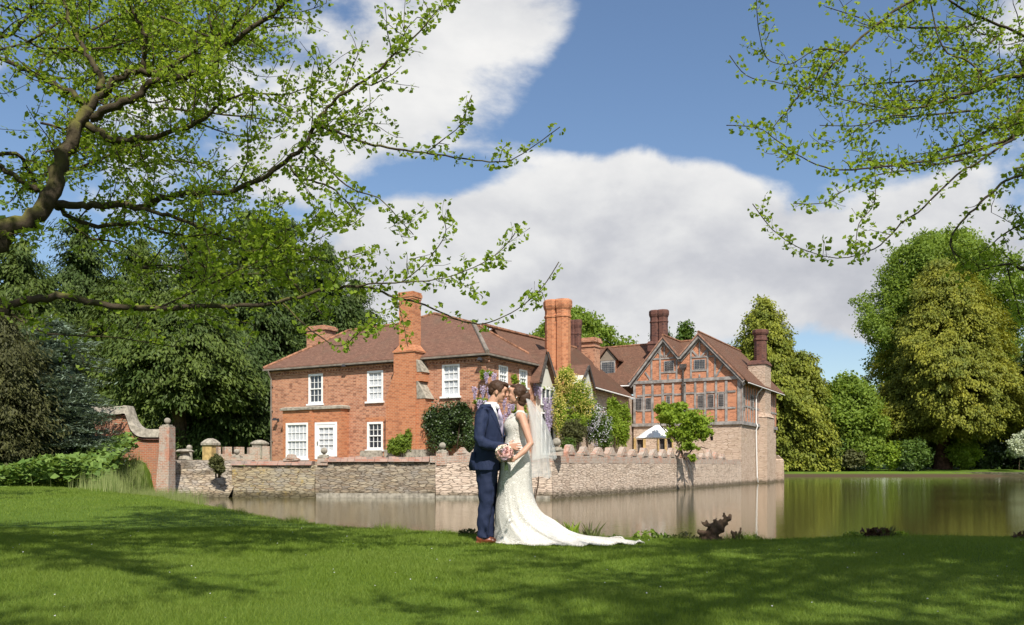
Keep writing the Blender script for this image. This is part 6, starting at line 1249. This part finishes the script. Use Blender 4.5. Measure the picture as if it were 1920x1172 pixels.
for sg in (-1, 1):
    pr1 = [onj(z, sg*.01+(0 if sg > 0 else -.0), .016) for z in (1.17, 1.24, 1.32, 1.38, 1.44, 1.49)]; wds = (.02, .20, .34, .44, .40, .35)
    pr2 = [onj(z, sg*w_, .020) for z, w_ in zip((1.17, 1.25, 1.34, 1.40, 1.44, 1.49), wds)]
    b = len(m.v); m.v += [tuple(p) for p in pr1]+[tuple(p) for p in pr2]; m.f += [(b+i, b+i+1, b+i+7, b+i+6) for i in range(5)]; m.m += [0]*5
o = m.build('lapels', MT['navy'], jk, False); q = o.modifiers.new('t', 'SOLIDIFY'); q.thickness = .008
m = MB()                                               # vent flap of the jacket standing off behind
mb = MB(); mb.v = [(-.165, -.09, 1.0), (-.165, .05, 1.0), (-.20, -.07, .84), (-.19, .06, .84), (-.18, -.11, .80), (-.13, -.16, .80), (-.13, -.15, 1.0)]; mb.f = [(0, 1, 3, 2), (0, 2, 4, 5, 6)]; mb.m = [0, 0]; o = mb.build('vent_flap', MT['navy'], jk, True); q = o.modifiers.new('t', 'SOLIDIFY'); q.thickness = .01
m = MB(); pq = [onj(.985, -.55, .006), onj(.985, -.95, .006), onj(.94, -.97, .012), onj(.935, -.57, .012)]; m.v = [tuple(p) for p in pq]; m.f = [(0, 1, 2, 3)]; m.m = [0]
o = m.build('pocket_flap', MT['navy'], jk); q = o.modifiers.new('t', 'SOLIDIFY'); q.thickness = .006
# trousers
m = MB(); rings(m, [(.80, .005, 0, .135, .175), (.90, .005, 0, .13, .165), (1.0, .01, 0, .125, .16)], 24)
for sy_, sh_ in ((-1, 0), (1, .05)):
    cy_ = sy_*.088; rings(m, [(.055, -.028+sh_, cy_, .068, .062), (.10, -.034+sh_, cy_, .066, .060), (.28, -.030+sh_*.9, cy_, .072, .066), (.44, -.005+sh_*.6, cy_, .078, .072), (.62, .002+sh_*.3, cy_, .098, .088), (.78, .004, cy_*.95, .122, .10), (.86, .005, cy_*.8, .128, .105)], 20)
o = blob('trousers', m, .009, MT['navyt'], gr, 1); deform(o, .014, 12, 8)
for sy_, sh_ in ((-1, 0), (1, .055)):
    m = MB(); y = sy_*.088; x0 = -.03+sh_; ell(m, (x0-.03, y, .05), (.055, .042, .052)); ell(m, (x0+.05, y, .035), (.085, .045, .036)); ell(m, (x0+.105, y, .026), (.052, .042, .026)); m.box(x0-.09, x0+.14, y-.03, y+.03, -.004, .018)
    sh1 = blob('shoe', m, .007, MT['shoe'], gr, 2)

# bride, coordinates relative to (.05, PY, 0)
br = empty('person', (.05, PY, 0), 0, 'woman in white lace wedding dress with long train, facing the man', 'person')
m = MB(); HC = (-.02-.0, -.01, 1.655)
T = head(m, (-.002, -.01, 1.640), -1, -.06, .99, True)
cap(m, [(.045, 0, 1.40), (.042, 0, 1.47), (.028, 0, 1.56)], [.050, .043, .043])
rings(m, [(.95, .01, 0, .09, .12), (1.12, -.005, 0, .08, .095), (1.3, -.01, 0, .085, .115), (1.37, .02, 0, .070, .13), (1.415, .035, 0, .065, .12), (1.44, .04, 0, .045, .07)])
for sy_ in (-1, 1): ell(m, (.04, sy_*.145, 1.385), (.052, .048, .05))
el_ = Vector((.150, -.235, 1.085)); wr = Vector((-.015, -.325, .925))
cap(m, [(.055, -.155, 1.385), (.095, -.195, 1.26), el_, (.08, -.285, 1.005), wr], [.047, .043, .037, .034, .023])
hand(m, wr+Vector((-.012, -.004, -.01)), (-1, -.2, .12), (0, -.15, 1), (0, -1, -.3), .55, .9, 1)
el2 = Vector((.09, .25, 1.10)); w2 = Vector((-.09, .16, 1.0)); cap(m, [(.05, .155, 1.385), el2, w2], [.046, .037, .024]); hand(m, w2, (-1, -.6, 0), (0, 0, 1), (0, -1, 0), .6, .9, 1)
for sy_ in (-1, 1): cap(m, [(.02, sy_*.08, .95), (0, sy_*.08, .5), (0, sy_*.08, .06)], [.085, .05, .035])
blob('body', m, .0055, MT['skin'], br, 2)
m = MB(); rt = (0, .06, 0)
ell(m, T(-.030, 0, .032), (.090, .080, .084), rt); ell(m, T(.020, 0, .076), (.055, .064, .034), rt); ell(m, T(-.075, 0, -.045), (.060, .062, .062), rt); ell(m, T(-.062, 0, -.095), (.046, .05, .042), rt); ell(m, T(-.115, 0, -.03), (.045, .055, .06), rt)
for sy_ in (-1, 1): ell(m, T(-.010, sy_*.070, .008), (.036, .014, .058), (0, -.5, 0))
o = blob('hair', m, .0055, MT['hair'], br, 2); deform(o, .007, 32, 9)
m = MB(); 
for sy_ in (-1, 1): ell(m, T(.078, sy_*.033, .004), (.010, .009, .0045), rt)
m.build('eyes', MT['eye'], br, True)
m = MB(); ell(m, T(.092, 0, -.056), (.007, .022, .006), rt); m.build('lips', MT['lip'], br, True)
m = MB(); ell(m, T(-.004, -.082, -.045), (.006, .006, .006)); m.build('earring', MT['white'], br, True)
# dress: bodice and skirt in one surface, flowing into a train
nth = 96; DR = []
#      z     front x  back x   half width  ycentre taper
rowsD = [(1.425, -.045, .125, .125, 0, 0), (1.40, -.075, .125, .138, 0, 0), (1.36, -.115, .118, .142, 0, 0), (1.30, -.150, .112, .145, 0, 0), (1.25, -.145, .105, .138, 0, 0), (1.18, -.118, .100, .124, 0, 0), (1.12, -.125, .105, .124, 0, 0), (1.04, -.145, .125, .145, 0, 0), (.95, -.170, .155, .175, 0, 0),
         (.86, -.182, .165, .188, 0, 0), (.75, -.196, .165, .190, 0, 0), (.62, -.212, .170, .188, 0, 0), (.5, -.222, .190, .195, -.005, .05), (.40, -.230, .230, .205, -.01, .08), (.30, -.236, .310, .225, -.02, .12), (.22, -.238, .42, .25, -.03, .15), (.15, -.238, .58, .29, -.05, .2), (.10, -.240, .76, .33, -.07, .24), (.06, -.242, .95, .38, -.09, .28), (.03, -.246, 1.15, .43, -.11, .26), (.008, -.25, 1.33, .47, -.12, .26)]
mb = MB()
for i, (z, xf, xb, hw, yc, tp__) in enumerate(rowsD):
    fl = max(0, min(1, (.75-z)/.75))
    for j in range(nth):
        a = 2*math.pi*j/nth; u = (1-math.cos(a))/2      # 0 back, 1 front  (a=0 is +X, the train side)
        xm, hx = (xf+xb)/2, (xb-xf)/2; x = xm+hx*math.cos(a)
        tt = 1-tp__*1.15*(1-u)**1.5; y = yc*(1-u)*1.6+hw*math.sin(a)*tt
        fd = (.055*math.sin(9*a+1.2+z*2)+.04*math.sin(17*a+z*5)+.03*math.sin(29*a))*fl
        y *= 1+fd; x += fd*.35*hx*(1 if u < .9 else .4)
        zz = z
        if fl > .6: 
            zz += .034*max(0, math.sin(8*a+x*7)+.4*math.sin(19*a+x*11))*(1-u)*min(1, z/.02+.6)
            if x > .45: zz = min(zz, .01+max(0, (1.4-x))*.10+.03*(1+math.sin(x*13+a*4))*.5 if i < len(rowsD)-1 else zz)
        mb.v.append((x, y, max(zz, .004)))
for i in range(len(rowsD)-1):
    for j in range(nth): a, b = i*nth+j, i*nth+(j+1) % nth; mb.f.append((a, a+nth, b+nth, b)); mb.m.append(0)
o = mb.build('dress', MT['lace'], br, True); deform(o, .012, 9, 1); deform(o, .006, 24, 3); q = o.modifiers.new('ss', 'SUBSURF'); q.levels = 1; q.render_levels = 1; dress = o
m = MB(); 
for sy_ in (-1, 1): m.tube([(-.01, sy_*.115, 1.40), (.02, sy_*.125, 1.437), (.065, sy_*.12, 1.435), (.10, sy_*.11, 1.39)], .02, 8)
m.build('shoulder_straps', MT['lace'], dress, True)
# lace hem border
m = MB(); n0 = (len(rowsD)-1)*nth
for j in range(nth):
    v = Vector(mb.v[n0+j]); w_ = Vector(mb.v[n0+(j+1) % nth]); k = 3
    for q in range(k):
        p = v.lerp(w_, q/k); c_ = Vector((.3, -.08, 0)); outd = (Vector((p.x, p.y, 0))-c_).normalized(); m.tube([p+Vector((0,0,.006)), p+outd*(.018+.01*math.sin(j*1.3+q))+Vector((0,0,.004))], [.012, .007], 5)
m.build('lace_hem', MT['lace'], dress, True)
# veil: two layers hanging from a comb at the back of the head
def veil(z1, xbk, fw, name, seed):
    mb = MB(); nu, nv = 60, 26
    for i in range(nv+1):
        t = i/nv; z = 1.60+(z1-1.60)*t; sp_ = t**.62
        for j in range(nu+1):
            u = j/nu*2-1; a = u*1.9; R_ = .035+(.235+fw)*sp_; x = .105+ (xbk-.105)*(t**.75)*max(0, math.cos(a*.75))**.8 + .02*math.cos(a); y = (.05+.20*sp_)*math.sin(a*.82)
            f = .013*t*math.sin(u*17+seed)+.004*t*math.sin(u*31+seed*2+t*2); x += f*math.cos(a)+.03*math.sin(t*3.1); y += f*math.sin(a)
            mb.v.append((x, y, z+.012*math.sin(u*9+seed)*t))
    for i in range(nv):
        for j in range(nu): a = i*(nu+1)+j; mb.f.append((a, a+1, a+nu+2, a+nu+1)); mb.m.append(0)
    return mb.build(name, MT['veil'], br, True)
v0 = veil(.925, .42, 0, 'veil', 1.0); veil(.72, .36, -.01, 'underlayer', 2.3).parent = v0
m = MB(); ell(m, (.10, 0, 1.66), (.02, .05, .03), (0, -.5, 0)); m.build('comb', MT['veil'], v0, True)
# bouquet held by the bride
bq = empty('bouquet', (-.08, PY-.345, .982), 0, 'round bouquet of blush pink and cream roses held between the couple', 'bouquet')
MT['pinkp'] = m_plain('blush_petal', (.84, .52, .48), .6, .1, 30, .3, .2); MT['creamp'] = m_plain('cream_petal', (.88, .80, .66), .6, .12, 30, .3, .2); MT['lilp'] = m_plain('mauve_petal', (.80, .60, .70), .6, .12, 30, .3, .2)
def rose_(c, r, d, mat):
    m = MB(); d = Vector(d).normalized(); q = d.to_track_quat('Z', 'Y')
    for k, (rr_, hh_, op) in enumerate(((.35, .9, .1), (.6, .85, .3), (.85, .7, .55), (1.0, .5, .95))):
        n = 5; 
        for j in range(n):
            a0 = 2*math.pi*(j+k*.4)/n; pts = []
            for s_ in (-.62, 0, .62):
                for t in (0, .55, 1.0):
                    a = a0+s_; R_ = r*rr_*(.35+.65*t+op*.25*t*t); pts.append(Vector(c)+q @ Vector((R_*math.cos(a), R_*math.sin(a), r*(hh_*t-.35)*(1-.12*abs(s_)))))
            b = len(m.v); m.v += [tuple(p) for p in pts]; m.f += [(b, b+3, b+4, b+1), (b+1, b+4, b+5, b+2), (b+3, b+6, b+7, b+4), (b+4, b+7, b+8, b+5)]; m.m += [0]*4
    return m.build('rose', mat, bq, True)
bq.scale = (.92, .92, .92); rr2 = random.Random(5); k = 0
for i in range(46):
    z = 1-2*(i+.5)/46; ph = i*2.39996; d = Vector((math.sqrt(1-z*z)*math.cos(ph), math.sqrt(1-z*z)*math.sin(ph), z))
    if d.y > .55 or d.z < -.8: continue
    rose_(d*.088+Vector((0, 0, 0)), rr2.uniform(.027, .037), d+Vector((0, -.2, 0)), MT[rr2.choice(('pinkp', 'pinkp', 'pinkp', 'creamp', 'lilp'))])
m = MB(); ell(m, (0, 0, 0), (.078, .078, .078)); m.build('filler', MT['creamp'], bq, True)
q = rdir(110); q[:, 1] = -np.abs(q[:, 1])*1.0; V, Fc = leaves(q*rng.uniform(.085, .12, (110, 1)), .03, .012, q+.5*rng.normal(size=(110, 3))); crown_mesh('greenery', V, Fc, MT['olive'], bq)
m = MB()
for i in range(9): a = i*.7; m.tube([(.03*math.cos(a), .03*math.sin(a), -.05), (.012*math.cos(a)+.02, .012*math.sin(a)+.01, -.11), (.02*math.cos(a)+.02, .02*math.sin(a), -.20)], .0035, 5)
m.build('stems', MT['mid'], bq)
